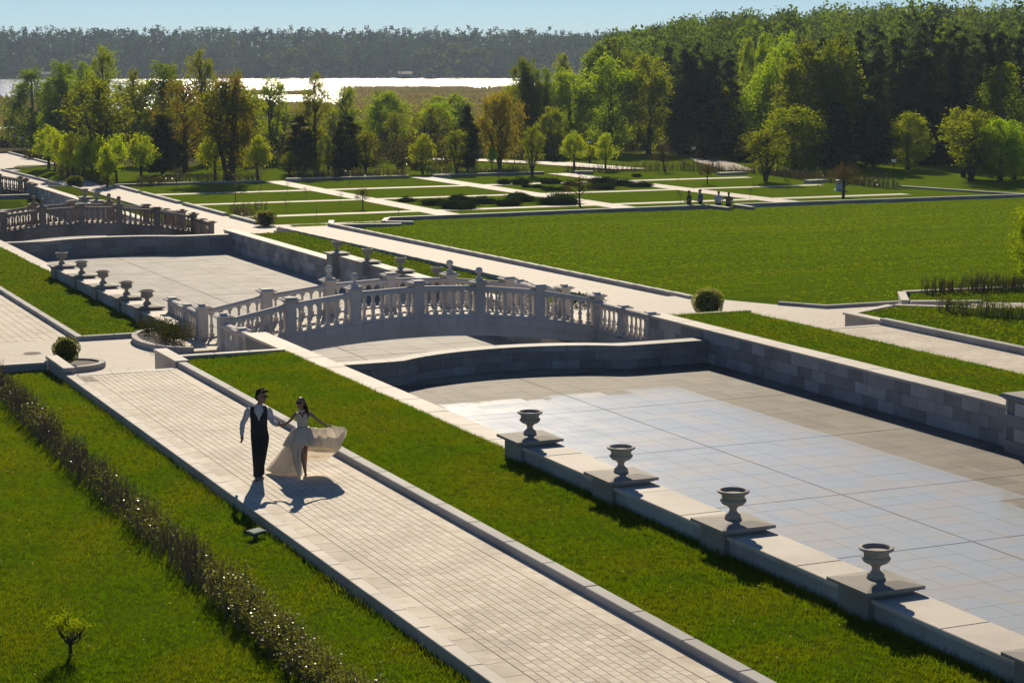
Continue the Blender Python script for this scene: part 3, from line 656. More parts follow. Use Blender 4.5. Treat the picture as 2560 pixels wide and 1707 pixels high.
def plate(x,y,ztop,label,h=.9,a=.53):
    t=empty('pedestal',(x,y,ztop-h),0,label,'pedestal','urn pedestals on the pool walls')
    MB().box(-a+.13,a-.13,-a+.13,a-.13,0,h-.13).build('pier',M['plinth'],t)
    MB().frustum(0,0,h-.13,h-.105,a-.12,a-.12).frustum(0,0,h-.104,h-.075,a-.07,a-.07).build('moulding',M['plinth'],t)
    MB().frustum(0,0,h-.075,h-.02,a,a).frustum(0,0,h-.0199,h+.025,a-.004,.24).build('cap_slab',M['plinth'],t); return t
def urn(x,y,z,label,group,s=1.0,rz=0):
    t=empty('urn',(x,y,z),rz,label,'urn',group); t.scale=(s*1.08,s*1.08,s)
    for nm,me in (('foot',UF),('bowl',UB),('rim',UR)): link(nm,me,t)
for i,y in enumerate((35.95,31.85,27.73,23.55,19.4)):
    if i<4: urn(16.75,y,.615,'stone urn, %s of the near row counting from the bridge'%ORD[i],'urns on the near pool wall',.69+.012*((i*7)%3),.3*i)
    plate(16.75,y,.59,'granite pedestal under the %s urn of the near row'%ORD[i] if i<4 else 'granite pedestal cut off by the lower right corner')
for i,y in enumerate((84.3,80.2,76.2,72.2,69.0)):
    urn(16.75,y,-.485,'stone urn, %s of the far left row counting from the lake side'%ORD[i],'urns on the far left pool wall',.72+.012*((i*5)%3),.2*i)
    plate(16.75,y,-.51,'granite pedestal under the %s urn of the far left row'%ORD[i])
for i,y in enumerate((89.0,84.7,80.4,76.1)):
    urn(31.05,y,-.955,'stone urn across the second pool, %s from the left'%ORD[i],'urns on the wall across the second pool',.72+.012*((i*5)%3),.2*i)
    plate(31.05,y,-.98,'granite pedestal across the second pool, %s from the left'%ORD[i],1.65 if i==0 else .7)
for i,(x,y) in enumerate(((30.3,143),(30.3,139))):
    urn(x,y,-1.72,'distant stone urn behind the brown bridge, %s from the left'%ORD[i],'urns behind the brown bridge',.78); plate(x,y,-1.745,'distant pedestal behind the brown bridge, %s from the left'%ORD[i],.6)
# ------------------------------------------------------------------ round beds, clipped balls, covers
def bed_ring(cx,cy,rx,ry,z0,z1,label,a0=0,a1=2*PI,wd=.2):
    t=empty('planting_bed',(cx,cy,z0),0,label,'planting bed','round stone planting beds'); n=22
    for k in range(11):
        mb=MB()
        for q in range(2):
            A=a0+(a1-a0)*(k*2+q)/n; B=a0+(a1-a0)*(k*2+q+1)/n-(.006 if q else 0)
            r=lambda th,o:((rx-o)*math.cos(th),(ry-o)*math.sin(th))
            p=[r(A,0),r(B,0),r(B,wd),r(A,wd)]; mb.hexa([(x,y,0) for x,y in p],[(x,y,z1-z0) for x,y in p])
        mb.build('kerb_stone',M['kerb'],t)
    MB().prism([((rx-wd)*math.cos(a0+(a1-a0)*i/30),(ry-wd)*math.sin(a0+(a1-a0)*i/30)) for i in range(30)],0,max(.015,z1-z0-.05)).build('mulch',M['soil'],t); return t
def leafcloud(c,n,size,rng,aspect=.55,flat=0):
    """n small quads centred at points c (n,3)"""
    u=rng.normal(size=(n,3)); u/=np.linalg.norm(u,axis=1)[:,None]
    v=np.cross(u,rng.normal(size=(n,3))); v/=np.linalg.norm(v,axis=1)[:,None]+1e-9
    s=size*rng.uniform(.6,1.3,n)[:,None] if np.isscalar(size) else size[:,None]
    a=u*s; b=v*s*aspect
    V=np.stack([c-a,c-b*.9+a*.1,c+a,c+b*.9+a*.1],1).reshape(-1,3); Q=np.arange(4*n).reshape(-1,4)
    return V,Q
def ballbush(x,y,z,r,label,mat,seed,h=None,dens=2600,leaf=.035):
    rng=np.random.default_rng(seed); t=empty('clipped_bush',(x,y,z),0,label,'bush','clipped round bushes')
    d=rng.normal(size=(dens,3)); d/=np.linalg.norm(d,axis=1)[:,None]; rr=r*(1-.28*rng.random(dens)**2)*(1+.06*np.sin(d[:,0]*7+d[:,2]*5)); c=d*rr[:,None]; c[:,2]=c[:,2]*(h or 1)+r*.98*(h or 1); c=c[c[:,2]>.02]
    V,Q=leafcloud(c,len(c),leaf,rng); link('foliage',fast_mesh('foliage',V,Q,mat),t)
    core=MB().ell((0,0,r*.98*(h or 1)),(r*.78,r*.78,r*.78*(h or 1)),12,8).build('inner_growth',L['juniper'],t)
    MB().tube([(0,0,-.05),(0,0,.4*r)],.03,6).build('stem',M['bark'],t)
bed_ring(11.97,59.75,1.15,1.0,-1.15,-.98,'round mulched bed with granite rim behind the left lawn'); ballbush(11.9,59.7,-1.0,.43,'clipped round bush in the mulched bed at left',L['bush'],1,None,2600,.03)
bed_ring(16.35,63.6,1.35,2.5,-1.15,-.95,'half-round granite bed at the left end of the front bridge',PI*.5,PI*1.5)
def roughbush(x,y,z,rx,ry,h,label,mat,seed,n=2200,leaf=.05,name='shrub',cat='shrub',group=None):
    rng=np.random.default_rng(seed); t=empty(name,(x,y,z),0,label,cat,group); cs=[]
    for k in range(14):
        a=rng.uniform(0,2*PI); q=math.sqrt(rng.random()); px,py=q*rx*math.cos(a),q*ry*math.sin(a); hh=h*(1-.35*q*q)*rng.uniform(.75,1.1)
        m=n//14; tt=rng.random(m)**.7; cs.append(np.stack([px+rng.normal(size=m)*rx*.20*(.5+tt),py+rng.normal(size=m)*ry*.20*(.5+tt),tt*hh],1))
    c=np.concatenate(cs); V,Q=leafcloud(c,len(c),leaf,rng); link('foliage',fast_mesh('foliage',V,Q,mat),t)
    mb=MB()
    for k in range(8):
        a=k*.8; mb.tube([(0,0,-.05),(rx*.4*math.cos(a),ry*.4*math.sin(a),h*.45),(rx*.7*math.cos(a),ry*.7*math.sin(a),h*.8)],(.018,.012,.005),5)
    mb.build('branches',M['twig'],t); return t
roughbush(16.0,63.7,-1.02,.75,1.7,.72,'low rough evergreen in the half-round bed by the bridge',leafmat('leaf_rough',(.04,.055,.018),(.075,.085,.03),None,.2,.5),5,3600,.035)
bed_ring(36.0,61.5,1.1,1.0,-1.1,-1.06,'round mulched bed at the right end of the front bridge'); ballbush(35.85,61.4,-1.08,.60,'clipped white-flowering round bush beside the right square',L['box'],2,.92,4200,.035)
ballbush(36.9,119.6,-2.35,.72,'clipped white-flowering round bush at the end of the middle walk',L['box'],3,.75,2000,.05); ballbush(33.7,163,-2.4,.75,'distant clipped round bush beside the far walk',L['bush'],4,.7,1200,.06)
roughbush(33.2,66.3,-1.1,.6,.9,.5,'low shrub seen through the balusters of the front bridge',L['juniper'],8,900,.05)
t=empty('manhole_cover',(11.5,63.2,-1.149),0,'round iron manhole cover in the left square','manhole cover'); MB().lathe([(.34,0),(.34,.006),(.30,.006)],28).build('ring',M['iron'],t); MB().lathe([(.29,.0),(.29,.009),(.0,.009)],24).build('lid',M['soil'],t)
t=empty('drain_grate',(10.6,50.45,.001),0,'iron drain grate set in the walk near the steps','drain grate'); MB().box(-.2,.2,-.4,.4,-.005,.003).build('frame',M['soil'],t)
for i in range(3):
    for j in range(6): MB().box(-.17+i*.125,-.075+i*.125,-.36+j*.125,-.31+j*.125,.003,.008).build('slot',M['iron'],t)
t=empty('floodlight',(9.85,32.9,-.2),.5,'small green ground floodlight in the lawn beside the walk','floodlight'); Mx=Matrix.Rotation(.15,4,'X')
MB().box(-.16,.16,-.10,.10,.10,.15,Mx).build('housing',M['flood'],t); MB().box(-.145,.145,-.085,.085,.151,.157,Mx).build('lens',M['floodglass'],t); MB().box(-.03,.03,-.03,.03,-.05,.11).build('stake',M['flood'],t)
# ------------------------------------------------------------------ trees
def tree_mesh(kind,seed):
    rng=np.random.default_rng(seed*17+hash_kind[kind]); 
    h,wd,base,nl,size,ncl,clr=TK[kind]; R=wd/2
    def env(t):  # radius fraction at relative crown height t (0..1)
        if kind=='spruce': return max(.04,(1-t)**.85*(.85+.15*math.cos(t*38)))
        if kind=='pine': return max(.06,(1-t)**.6*(.55+.45*min(1,t*4)))
        if kind=='birch': return max(.08,math.sin(PI*min(1,(t*.86+.14))**.85)**.75)
        if kind in('willow','golden'): return max(.12,(.35+.75*t) if t<.62 else .82*math.sqrt(max(0,1-((t-.62)/.38)**2)))
        if kind=='maple': return max(.1,math.sin(PI*(t*.9+.1)**.75)**.7*(1-.25*t))
        return max(.1,math.sqrt(max(0,1-(2*t*.93-.93+.0)**2)))
    cl=[]
    while len(cl)<ncl:
        t=rng.random(); e=env(t)
        if rng.random()>e**1.3+.04: continue
        a=rng.uniform(0,2*PI); q=(.45+.55*rng.random()) if kind in('bushy','maple','birch','pine','spruce') else math.sqrt(rng.random())
        lob=1+.18*math.sin(3*a+seed)+.12*math.sin(5*a+t*9+seed*2)
        cl.append((q*e*R*lob*math.cos(a),q*e*R*lob*math.sin(a),(base+(1-base)*t)*h,e))
    per=nl//ncl; cs=[]
    for (x,y,z,e) in cl:
        m=max(3,int(per*rng.uniform(.5,1.5))); r=clr*(.7+.5*e)*rng.uniform(.7,1.3)
        d=rng.normal(size=(m,3))*r*.5
        if kind=='birch': d[:,2]=-np.abs(rng.normal(size=m))*r*1.5+r*.4; d[:,:2]*=.75
        elif kind=='spruce':
            rad=np.hypot(x,y)+1e-6; out=np.abs(rng.normal(size=m))*r*.9; d=np.stack([x/rad*out+rng.normal(size=m)*r*.35,y/rad*out+rng.normal(size=m)*r*.35,-out*.55+rng.normal(size=m)*r*.16],1)
        elif kind=='pine': d[:,2]*=.55
        elif kind=='willow': d[:,2]*=1.6; d[:,:2]*=.7
        cs.append(np.array([x,y,z])+d)
    c=np.concatenate(cs); c=c[c[:,2]>base*h*.35]
    V,Q=leafcloud(c,len(c),size,rng,.6); crown=fast_mesh(kind+'_crown',V,Q,L[kind])
    mb=MB(); lean=rng.normal(size=2)*.02*h; tr=h*(.02 if kind in('birch','spruce','pine') else .028)
    multi={'willow':7,'golden':3,'bush':6}.get(kind,1)
    for s in range(multi):
        a=2*PI*s/multi+rng.random(); o=0 if multi==1 else R*.5
        th=.88 if kind in('spruce','pine','birch') else .7
        k=.5 if multi>1 else 1
        mb.tube([(0,0,-.25),(lean[0]*.2+o*.12*math.cos(a),lean[1]*.2+o*.12*math.sin(a),h*.12),(lean[0]*.6+o*.5*math.cos(a),lean[1]*.6+o*.5*math.sin(a),h*.4),(lean[0]+o*.9*math.cos(a),lean[1]+o*.9*math.sin(a),h*th)],(tr*1.25*k,tr*k,tr*.62*k,tr*.15*k),7)
    for (x,y,z,e) in cl[:26 if kind in('golden','copper','thorn','willow') else 14]:
        z0=max(base*h*.8,z-.45*math.hypot(x,y)-.08*h); mb.tube([(lean[0]*.5,lean[1]*.5,z0),(x*.5+lean[0]*.4,y*.5,z0+(z-z0)*.6),(x,y,z)],(tr*.34,tr*.22,tr*.07),5)
    return crown,mb.mesh(kind+'_trunk',M['birchbark'] if kind=='birch' else M['bark'],True)
#          height width base leaves size clusters cluster-radius
TK={'maple':(4,2.2,.34,4200,.07,60,.34),'birch':(12,4.4,.14,19000,.105,150,.72),'golden':(9,4.2,.24,5200,.105,90,.5),'copper':(8.7,5,.24,6500,.10,100,.55),
    'pine':(8,3.8,.06,9000,.15,120,.55),'spruce':(13.5,3.6,.02,12000,.15,200,.62),'willow':(7.2,5.7,.14,13000,.085,120,.55),'bushy':(10,5,.07,17000,.115,150,.66),'bush':(2.3,2.2,.03,3600,.05,45,.32),'thorn':(2.7,1.8,.45,1600,.045,34,.26)}
hash_kind={k:i*101+3 for i,k in enumerate(TK)}
NV={'maple':4,'birch':4,'golden':4,'copper':3,'pine':3,'spruce':4,'willow':1,'bushy':4,'bush':2,'thorn':1}
TM={k:[tree_mesh(k,s+1) for s in range(NV[k])] for k in TK}
TREES=[
('bushy',66,236,-3.3,6.5,6.0),
('bushy',72,243,-3.4,7.5,6.0),
('bushy',79,226,-3.2,5.5,5.0),
('bushy',60,228,-3.3,6.0,5.0),
('birch',56,238,-3.4,9.5,5.0),
('bushy',91,240,-3.4,6.0,5.5),
('bushy',98,236,-3.3,7.0,6.0),
('bushy',103,226,-3.1,8.0,5.0),
('golden',68,214,-3.0,6.0,4.5),
('golden',86,212,-3.0,5.5,4.5),
('bushy',120,200,-2.8,8.0,5.5),
('bushy',118,188,-2.7,6.5,4.5),
('bushy',134,176,-2.5,6.0,5.0),
('thorn',84.4,124.3,-2.3,2.6,2.4),
('thorn',85.9,126.6,-2.3,2.7,1.3),
('thorn',62.7,126.0,-2.3,2.3,1.9),
('thorn',47.4,130.1,-2.3,1.6,1.0),
('thorn',83.7,143.7,-2.3,1.7,1.3),
('maple', 38.3, 197.6, -2.72, 4.3, 2.7),
('maple', 37.5, 190.5, -2.62, 4.1, 1.8),
('maple', 36.5, 182.6, -2.51, 4.2, 1.8),
('maple', 36.2, 178.1, -2.46, 4.2, 1.7),
('maple', 36.2, 175.9, -2.43, 4.4, 1.8),
('maple', 36.7, 173.6, -2.42, 3.5, 2.0),
('maple', 37.3, 173.1, -2.41, 3.8, 1.9),
('maple', 37.3, 169.5, -2.39, 4.0, 1.8),
('maple', 36.1, 161.4, -2.35, 3.9, 1.6),
('maple', 37.6, 164.5, -2.36, 4.4, 1.9),
('maple', 41.3, 171.1, -2.4, 4.3, 2.3),
('maple', 46.7, 166.1, -2.38, 4.4, 2.5),
('maple', 50.7, 166.4, -2.37, 4.1, 2.5),
('birch', 49.4, 264.5, -3.97, 11.5, 5.7),
('birch', 48.8, 244.1, -3.63, 12.2, 3.6),
('birch', 51.1, 249.3, -3.72, 12.1, 3.9),
('birch', 51.3, 241.5, -3.56, 12.4, 3.4),
('golden', 39.1, 177.9, -2.45, 8.7, 5.9),
('golden', 43.7, 196.1, -2.69, 12.2, 2.7),
('golden', 48.3, 202.2, -2.8, 9.9, 2.5),
('birch', 51.7, 204.4, -2.83, 11.3, 4.1),
('birch', 55.3, 212.8, -3.0, 11.3, 2.2),
('pine', 45.3, 179.1, -2.47, 5.8, 3.4),
('copper', 48.3, 182.2, -2.5, 8.5, 4.9),
('golden', 47.7, 165.5, -2.37, 8.7, 5.9),
('copper', 48.1, 165.3, -2.37, 9.2, 3.1),
('golden', 55.4, 201.7, -2.78, 11.9, 2.9),
('birch', 57.9, 205.4, -2.86, 10.0, 1.6),
('golden', 58.6, 199.5, -2.74, 10.0, 1.7),
('golden', 63.1, 201.6, -2.79, 9.0, 3.7),
('golden', 54.7, 169.6, -2.39, 2.3, 1.4),
('bush', 56.5, 171.6, -2.41, 2.4, 2.3),
('bush', 58.6, 173.2, -2.41, 2.0, 1.8),
('pine', 57.2, 174.1, -2.42, 5.3, 3.2),
('golden', 59.3, 175.7, -2.42, 9.3, 2.7),
('golden', 58.6, 170.1, -2.38, 3.6, 1.8),
('pine', 59.7, 169.8, -2.39, 5.0, 2.0),
('pine', 62.1, 174.3, -2.42, 5.4, 3.1),
('golden', 62.6, 171.0, -2.39, 4.0, 2.3),
('bushy', 87.3, 231.0, -3.36, 7.3, 5.2),
('golden', 82.4, 215.0, -3.04, 5.2, 2.2),
('golden', 71.2, 200.7, -2.77, 8.3, 2.7),
('bushy', 94.0, 229.4, -3.33, 5.8, 4.0),
('maple', 67.5, 168.8, -2.39, 3.9, 2.2),
('golden', 70.3, 167.2, -2.38, 4.1, 2.3),
('pine', 73.3, 171.6, -2.4, 6.1, 2.3),
('pine', 90.3, 224.6, -3.23, 4.4, 2.6),
('willow', 78.3, 175.2, -2.42, 7.2, 5.7),
('golden', 75.1, 160.8, -2.35, 4.5, 2.2),
('maple', 76.5, 173.1, -2.41, 2.3, 1.0),
('maple', 83.1, 168.3, -2.39, 3.9, 2.1),
('maple', 91.9, 182.3, -2.52, 1.9, 1.2),
('maple', 85.8, 166.9, -2.39, 3.7, 1.9),
('thorn', 89.3, 161.3, -2.35, 2.7, 1.8),
('bushy', 92.0, 192.1, -2.64, 5.6, 2.4),
('birch', 95.0, 206.2, -2.86, 11.9, 3.1),
('birch', 95.8, 205.3, -2.84, 11.7, 2.4),
('birch', 97.0, 204.2, -2.82, 10.7, 2.1),
('bushy', 99.2, 202.7, -2.79, 9.5, 5.1),
('bushy', 105.2, 203.8, -2.79, 11.1, 5.4),
('bushy', 109.1, 201.2, -2.75, 11.2, 4.2),
('bushy', 137.5, 283.0, -3.42, 12.0, 2.9),
('birch', 118.3, 231.5, -2.95, 14.4, 5.9),
('birch', 121.1, 232.3, -2.89, 15.1, 7.0),
('pine', 127.0, 229.2, -2.84, 12.9, 3.8),
('spruce', 110.9, 195.8, -2.68, 12.4, 2.6),
('spruce', 112.1, 195.1, -2.68, 12.8, 2.6),
('spruce', 113.7, 194.2, -2.67, 12.5, 2.6),
('spruce', 115.3, 193.2, -2.65, 12.0, 2.6),
('pine', 112.1, 196.9, -2.71, 11.1, 5.2),
('pine', 112.9, 193.8, -2.67, 11.2, 4.3),
('bushy', 114.5, 192.9, -2.66, 7.4, 3.5),
('bushy', 113.8, 183.5, -2.55, 9.6, 4.0),
('bushy', 113.0, 179.5, -2.5, 11.5, 3.9),
('bushy', 124.8, 205.0, -2.78, 13.1, 2.2),
('bushy', 126.6, 203.9, -2.77, 13.6, 2.5),
('birch', 109.9, 169.2, -2.4, 13.0, 5.4),
('birch', 110.8, 165.2, -2.37, 13.8, 4.8),
('bushy', 115.5, 181.4, -2.51, 13.2, 2.6),
('golden', 90.1, 144.7, -2.35, 4.7, 3.4),
('bushy', 102.0, 158.9, -2.35, 6.0, 5.0),
('pine', 107.9, 160.6, -2.36, 6.7, 3.7),
('pine', 110.6, 157.8, -2.35, 8.5, 3.8),
('spruce', 112.6, 170.1, -2.39, 13.1, 2.6),
('spruce', 114.7, 169.9, -2.39, 13.1, 2.6),
('spruce', 123.0, 178.8, -2.48, 13.8, 2.8),
('spruce', 125.2, 178.4, -2.47, 14.1, 2.8),
('spruce', 121.8, 169.8, -2.39, 14.3, 2.7),
('spruce', 123.2, 168.8, -2.38, 14.0, 2.7),
('spruce', 120.3, 163.5, -2.35, 14.2, 2.6),
('spruce', 125.3, 168.5, -2.38, 14.3, 2.7),
('spruce', 130.4, 173.5, -2.42, 14.0, 2.8),
('spruce', 121.6, 160.1, -2.34, 13.9, 2.6),
('spruce', 125.9, 164.3, -2.36, 13.3, 2.7),
('spruce', 131.8, 169.9, -2.39, 13.2, 2.8),
('spruce', 123.5, 157.3, -2.34, 13.6, 2.6),
('spruce', 129.3, 162.9, -2.35, 13.7, 2.7),
('spruce', 135.3, 168.4, -2.38, 12.9, 2.8),
('spruce', 133.6, 164.6, -2.36, 14.3, 2.7),
('bushy', 112.8, 155.2, -2.35, 5.3, 3.5),
('golden', 106.6, 137.4, -2.36, 5.9, 4.5),
('golden', 109.8, 142.6, -2.34, 6.4, 4.4),
('bushy', 108.8, 136.2, -2.34, 5.4, 3.3),
('bushy', 111.9, 138.2, -2.35, 4.9, 3.0),
('birch', 122.6, 153.7, -2.35, 10.8, 4.0)]
DESC={'maple':('young maple tree','bright green young maple'),'birch':('birch_tree','tall weeping birch'),'golden':('sparse_tree','sparse olive-gold tree'),'copper':('copper_tree','coppery thin-leaved tree'),'pine':('pine_tree','dark bushy pine'),'spruce':('spruce_tree','dark pointed spruce'),'willow':('willow_tree','broad golden many-stemmed willow'),'bushy':('broadleaf_tree','dense green broadleaf tree'),'bush':('willow_bush','rounded pale green bush'),'thorn':('thorn_tree','small bare-looking thorn tree')}
NAME={'maple':'maple_tree','birch':'birch_tree','golden':'sparse_tree','copper':'copper_tree','pine':'pine_tree','spruce':'spruce_tree','willow':'willow_tree','bushy':'broadleaf_tree','bush':'willow_bush','thorn':'thorn_tree'}
from collections import defaultdict
def zone(x,y):
    px=(math.degrees(math.atan2(x,y))-24.44)
    return 'in the left grove' if px<-6.5 else ('in the centre grove' if px<2.5 else 'at the right')
grp=defaultdict(list)
for t in TREES: grp[(t[0],zone(t[1],t[2]))].append(t)
rnd=random.Random(4)
for (k,zn),lst in grp.items():
    lst.sort(key=lambda t:math.atan2(t[1],t[2]))
    for i,(kind,x,y,z,h,wd) in enumerate(lst):
        lab=DESC[kind][1]+(' '+zn if len(lst)==1 else ' %s, %s from the left'%(zn,ORD[min(i,29)]))
        v=rnd.randrange(NV[kind]); cr,tk=TM[kind][v]; h0,w0=TK[kind][:2]
        wf=wd*{'spruce':1.3,'birch':1.35,'golden':1.3,'copper':1.2,'bushy':1.22}.get(kind,1.12)
        t=empty(NAME[kind],(x,y,terr(x,y)-.02),rnd.uniform(0,6.28),lab,'bush' if kind=='bush' else 'tree',DESC[kind][1]+'s '+zn)
        t.scale=(wf/w0,wf/w0,h/h0)
        if kind=='thorn' and y>160: t.rotation_euler=(0,-.22,.4)
        link('crown',cr,t); link('trunk',tk,t)
# ------------------------------------------------------------------ far woods
def wood(name,spots,label,seed,nq=150,leaf=.95):
    rng=np.random.default_rng(seed); base=[]
    for s in range(6):
        k=14 if s<4 else 22
        c=[]
        for i in range(k):
            t=rng.random()**(.7 if s<4 else 1); e=math.sqrt(max(.02,1-(2*t-1)**2)) if s<4 else (1-t)**.8
            a=rng.uniform(0,6.28); m=nq//k; ctr=np.array([.8*e*math.cos(a),.8*e*math.sin(a),.12+.86*t]); c.append(ctr+rng.normal(size=(m,3))*np.array([.2,.2,.05]))
        base.append(np.concatenate(c))
    VV=[];CC=[]
    for (x,y,z,h,r,s,tint) in spots:
        b=base[s]; a=rng.uniform(0,6.28); R=np.array([[math.cos(a),-math.sin(a),0],[math.sin(a),math.cos(a),0],[0,0,1]])
        c=(b*np.array([r,r,h]))@R.T+np.array([x,y,z]); V,_=leafcloud(c,len(c),leaf*r/3.2,rng,.7); VV.append(V); CC.append(np.tile(np.array(tint,dtype=np.float32),(len(V),1)))
    V=np.concatenate(VV); Q=np.arange(len(V)).reshape(-1,4)
    return stuff(link(name,fast_mesh(name,V,Q,L['forest'],False,np.concatenate(CC))),label,'woodland')
rng=np.random.default_rng(11)
sp=[]
for row in range(7):
    a=math.radians(3.5)
    while a<math.radians(29):
        R=1238+row*26+rng.uniform(-8,8); a+=rng.uniform(.8,1.25)*4.6/R; x,y=R*math.sin(a),R*math.cos(a); f=rng.random()
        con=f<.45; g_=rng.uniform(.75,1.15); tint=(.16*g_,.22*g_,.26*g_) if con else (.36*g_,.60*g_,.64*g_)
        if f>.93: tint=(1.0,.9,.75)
        sp.append((x,y,gz(x,y)-.5,(rng.uniform(19,24) if row else rng.uniform(9,20)),rng.uniform(3.2,5.2),int(rng.integers(0,4)) if not con or rng.random()<.6 else int(rng.integers(4,6)),tint))
for a,h in ((12.4,15),(17.6,15),(18.1,17),(22.8,20),(23.4,18),(21.9,17),(11.9,13)):
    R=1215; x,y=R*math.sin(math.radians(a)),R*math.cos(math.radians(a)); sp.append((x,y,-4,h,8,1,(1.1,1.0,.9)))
wood('far_forest',sp,'blue-green forest along the far shore of the lake',5,300,.62)
sp=[]
EL=((27.2,.0125),(28.0,.0148),(28.6,.0162),(29.4,.021),(31.8,.0255),(34.9,.0282),(46,.03))
def crest(d):
    for (a,e),(b_,f_) in zip(EL,EL[1:]):
        if d<=b_: return e+(f_-e)*max(0,(d-a))/(b_-a)
    return .03
R=308
while R<660:
    a=math.radians(27.4)+rng.uniform(0,.02)
    while a<math.radians(44):
        x,y=R*math.sin(a)+rng.uniform(-2,2),R*math.cos(a)+rng.uniform(-2,2); d=math.degrees(a); f=rng.random(); g_=rng.uniform(.55,1.5)
        h=min(rng.uniform(15,22),(8.4+R*crest(d)-terr(x,y))*rng.uniform(.86,1.01))
        tint=(1.3*g_,1.45*g_,1.3*g_) if f<.80 else ((.4*g_,.46*g_,.45*g_) if f<.86 else (1.8*g_,1.6*g_,.7*g_))
        sp.append((x,y,terr(x,y)-.4,h,rng.uniform(3.2,5.0),int(rng.integers(0,4)) if f<.80 or f>.86 else 4,tint)); a+=rng.uniform(.75,1.3)*7.8/R
    R+=rng.uniform(8.5,10.5)*(1+(R-262)/500)
wood('hill_forest',sp,'green wood climbing the low hill at right behind the spruces',6,620,.29)
# ------------------------------------------------------------------ undergrowth
def undergrowth(zones,label,seed):
    rng=np.random.default_rng(seed); cs=[]
    for (a0,a1,r0,r1,n,h,nl) in zones:
        for i in range(n):
            a=math.radians(rng.uniform(a0,a1)); r=rng.uniform(r0,r1); x,y=r*math.sin(a),r*math.cos(a); hh=h*rng.uniform(.5,1.25); rad=hh*rng.uniform(.5,.8)
            d=rng.normal(size=(nl,3)); d/=np.linalg.norm(d,axis=1)[:,None]; d*=rng.random(nl)[:,None]**.4; cs.append(np.array([x,y,terr(x,y)+hh*.42])+d*np.array([rad,rad,hh*.55]))
    c=np.concatenate(cs); V,Q=leafcloud(c,len(c),.15,rng,.6); stuff(link('undergrowth',fast_mesh('undergrowth',V,Q,L['dark'])),label,'undergrowth')
undergrowth([(13.5,26,204,262,130,3.0,300),(19,26,262,330,60,3.2,260),(15,23,186,204,26,1.5,220),(10.5,14,215,262,22,2.2,240)],'dark shrubby undergrowth behind the left and centre groves',1)
undergrowth([(26.5,41,230,262,110,3.6,380),(29.5,40.5,204,222,50,2.6,300)],'dark undergrowth under the trees at the right edge of the park',2)
# ------------------------------------------------------------------ reeds
def reeds(name,zones,label,seed,n):
    rng=np.random.default_rng(seed); P_=[];Hh=[]
    for (a0,a1,r0,r1,k,h) in zones:
        m=int(n*k); a=np.radians(rng.uniform(a0,a1,m)); r=np.sqrt(rng.uniform(r0*r0,r1*r1,m)); ok=np.sin(a*170+r*.021)+np.sin(a*90-r*.05)+rng.normal(size=m)*.6>-.9
        P_.append(np.stack([r*np.sin(a),r*np.cos(a)],1)[ok]); Hh.append((h*rng.uniform(.6,1.2,m))[ok])
    P_=np.concatenate(P_);Hh=np.concatenate(Hh);m=len(P_); w_=rng.uniform(.15,.5,m); th=rng.uniform(0,PI,m); dx=np.cos(th)*w_; dy=np.sin(th)*w_; ln=rng.normal(size=(m,2))*.2
    z0=np.array([max(-4.7,gz(float(q[0]),float(q[1]))-.1) for q in P_]); V=np.stack([np.stack([P_[:,0]-dx,P_[:,1]-dy,z0],1),np.stack([P_[:,0]+dx,P_[:,1]+dy,z0],1),np.stack([P_[:,0]+dx*.6+ln[:,0],P_[:,1]+dy*.6+ln[:,1],z0+Hh*.9],1),np.stack([P_[:,0]-dx*.5+ln[:,0],P_[:,1]-dy*.5+ln[:,1],z0+Hh],1)],1).reshape(-1,3)
    return stuff(link(name,fast_mesh(name,V,np.arange(4*m).reshape(-1,4),L['reed'])),label,'reeds')
reeds('reed_bed',[(19.5,26,470,800,1.0,1.7),(14,22,430,500,.35,1.8),(12,26,255,330,.5,1.6),(20,26,330,470,.8,1.8),(16.6,18.6,690,730,.12,1.3)],'tan reed bed at the edge of the lake behind the trees',3,26000)
reeds('reed_bed',[(6,11.2,382,466,.5,2.0),(6,11.2,500,610,.4,2.4),(6,12,285,318,.5,2.0),(11,17,300,350,.3,2.0)],'brown reeds in the water at the left edge',4,9000)
# little boat houses on the far shore
for i,(a,wd) in enumerate(((11.2,14),(21.3,8),(22.0,7),(8.9,16))):
    R=1206; x,y=R*math.sin(math.radians(a)),R*math.cos(math.radians(a)); t=empty('boat_house',(x,y,-4.5),-math.radians(a),'tiny pale boat house on the far shore, %s from the left'%ORD[(1,2,3,0)[i]],'hut','boat houses on the far shore')
    MB().box(-wd/2,wd/2,-3,3,0,3).build('wall',M['render'],t); MB().add([(-wd/2-.4,-3.4,3),(wd/2+.4,-3.4,3),(wd/2+.4,3.4,3),(-wd/2-.4,3.4,3),(-wd/2-.4,0,4.6),(wd/2+.4,0,4.6)],[(0,1,5,4),(2,3,4,5),(0,4,3),(1,2,5)]).build('roof',M['iron'],t); MB().box(-wd*.3,wd*.3,-3.05,-3.0,.2,2.4).build('door',M['metal'],t)
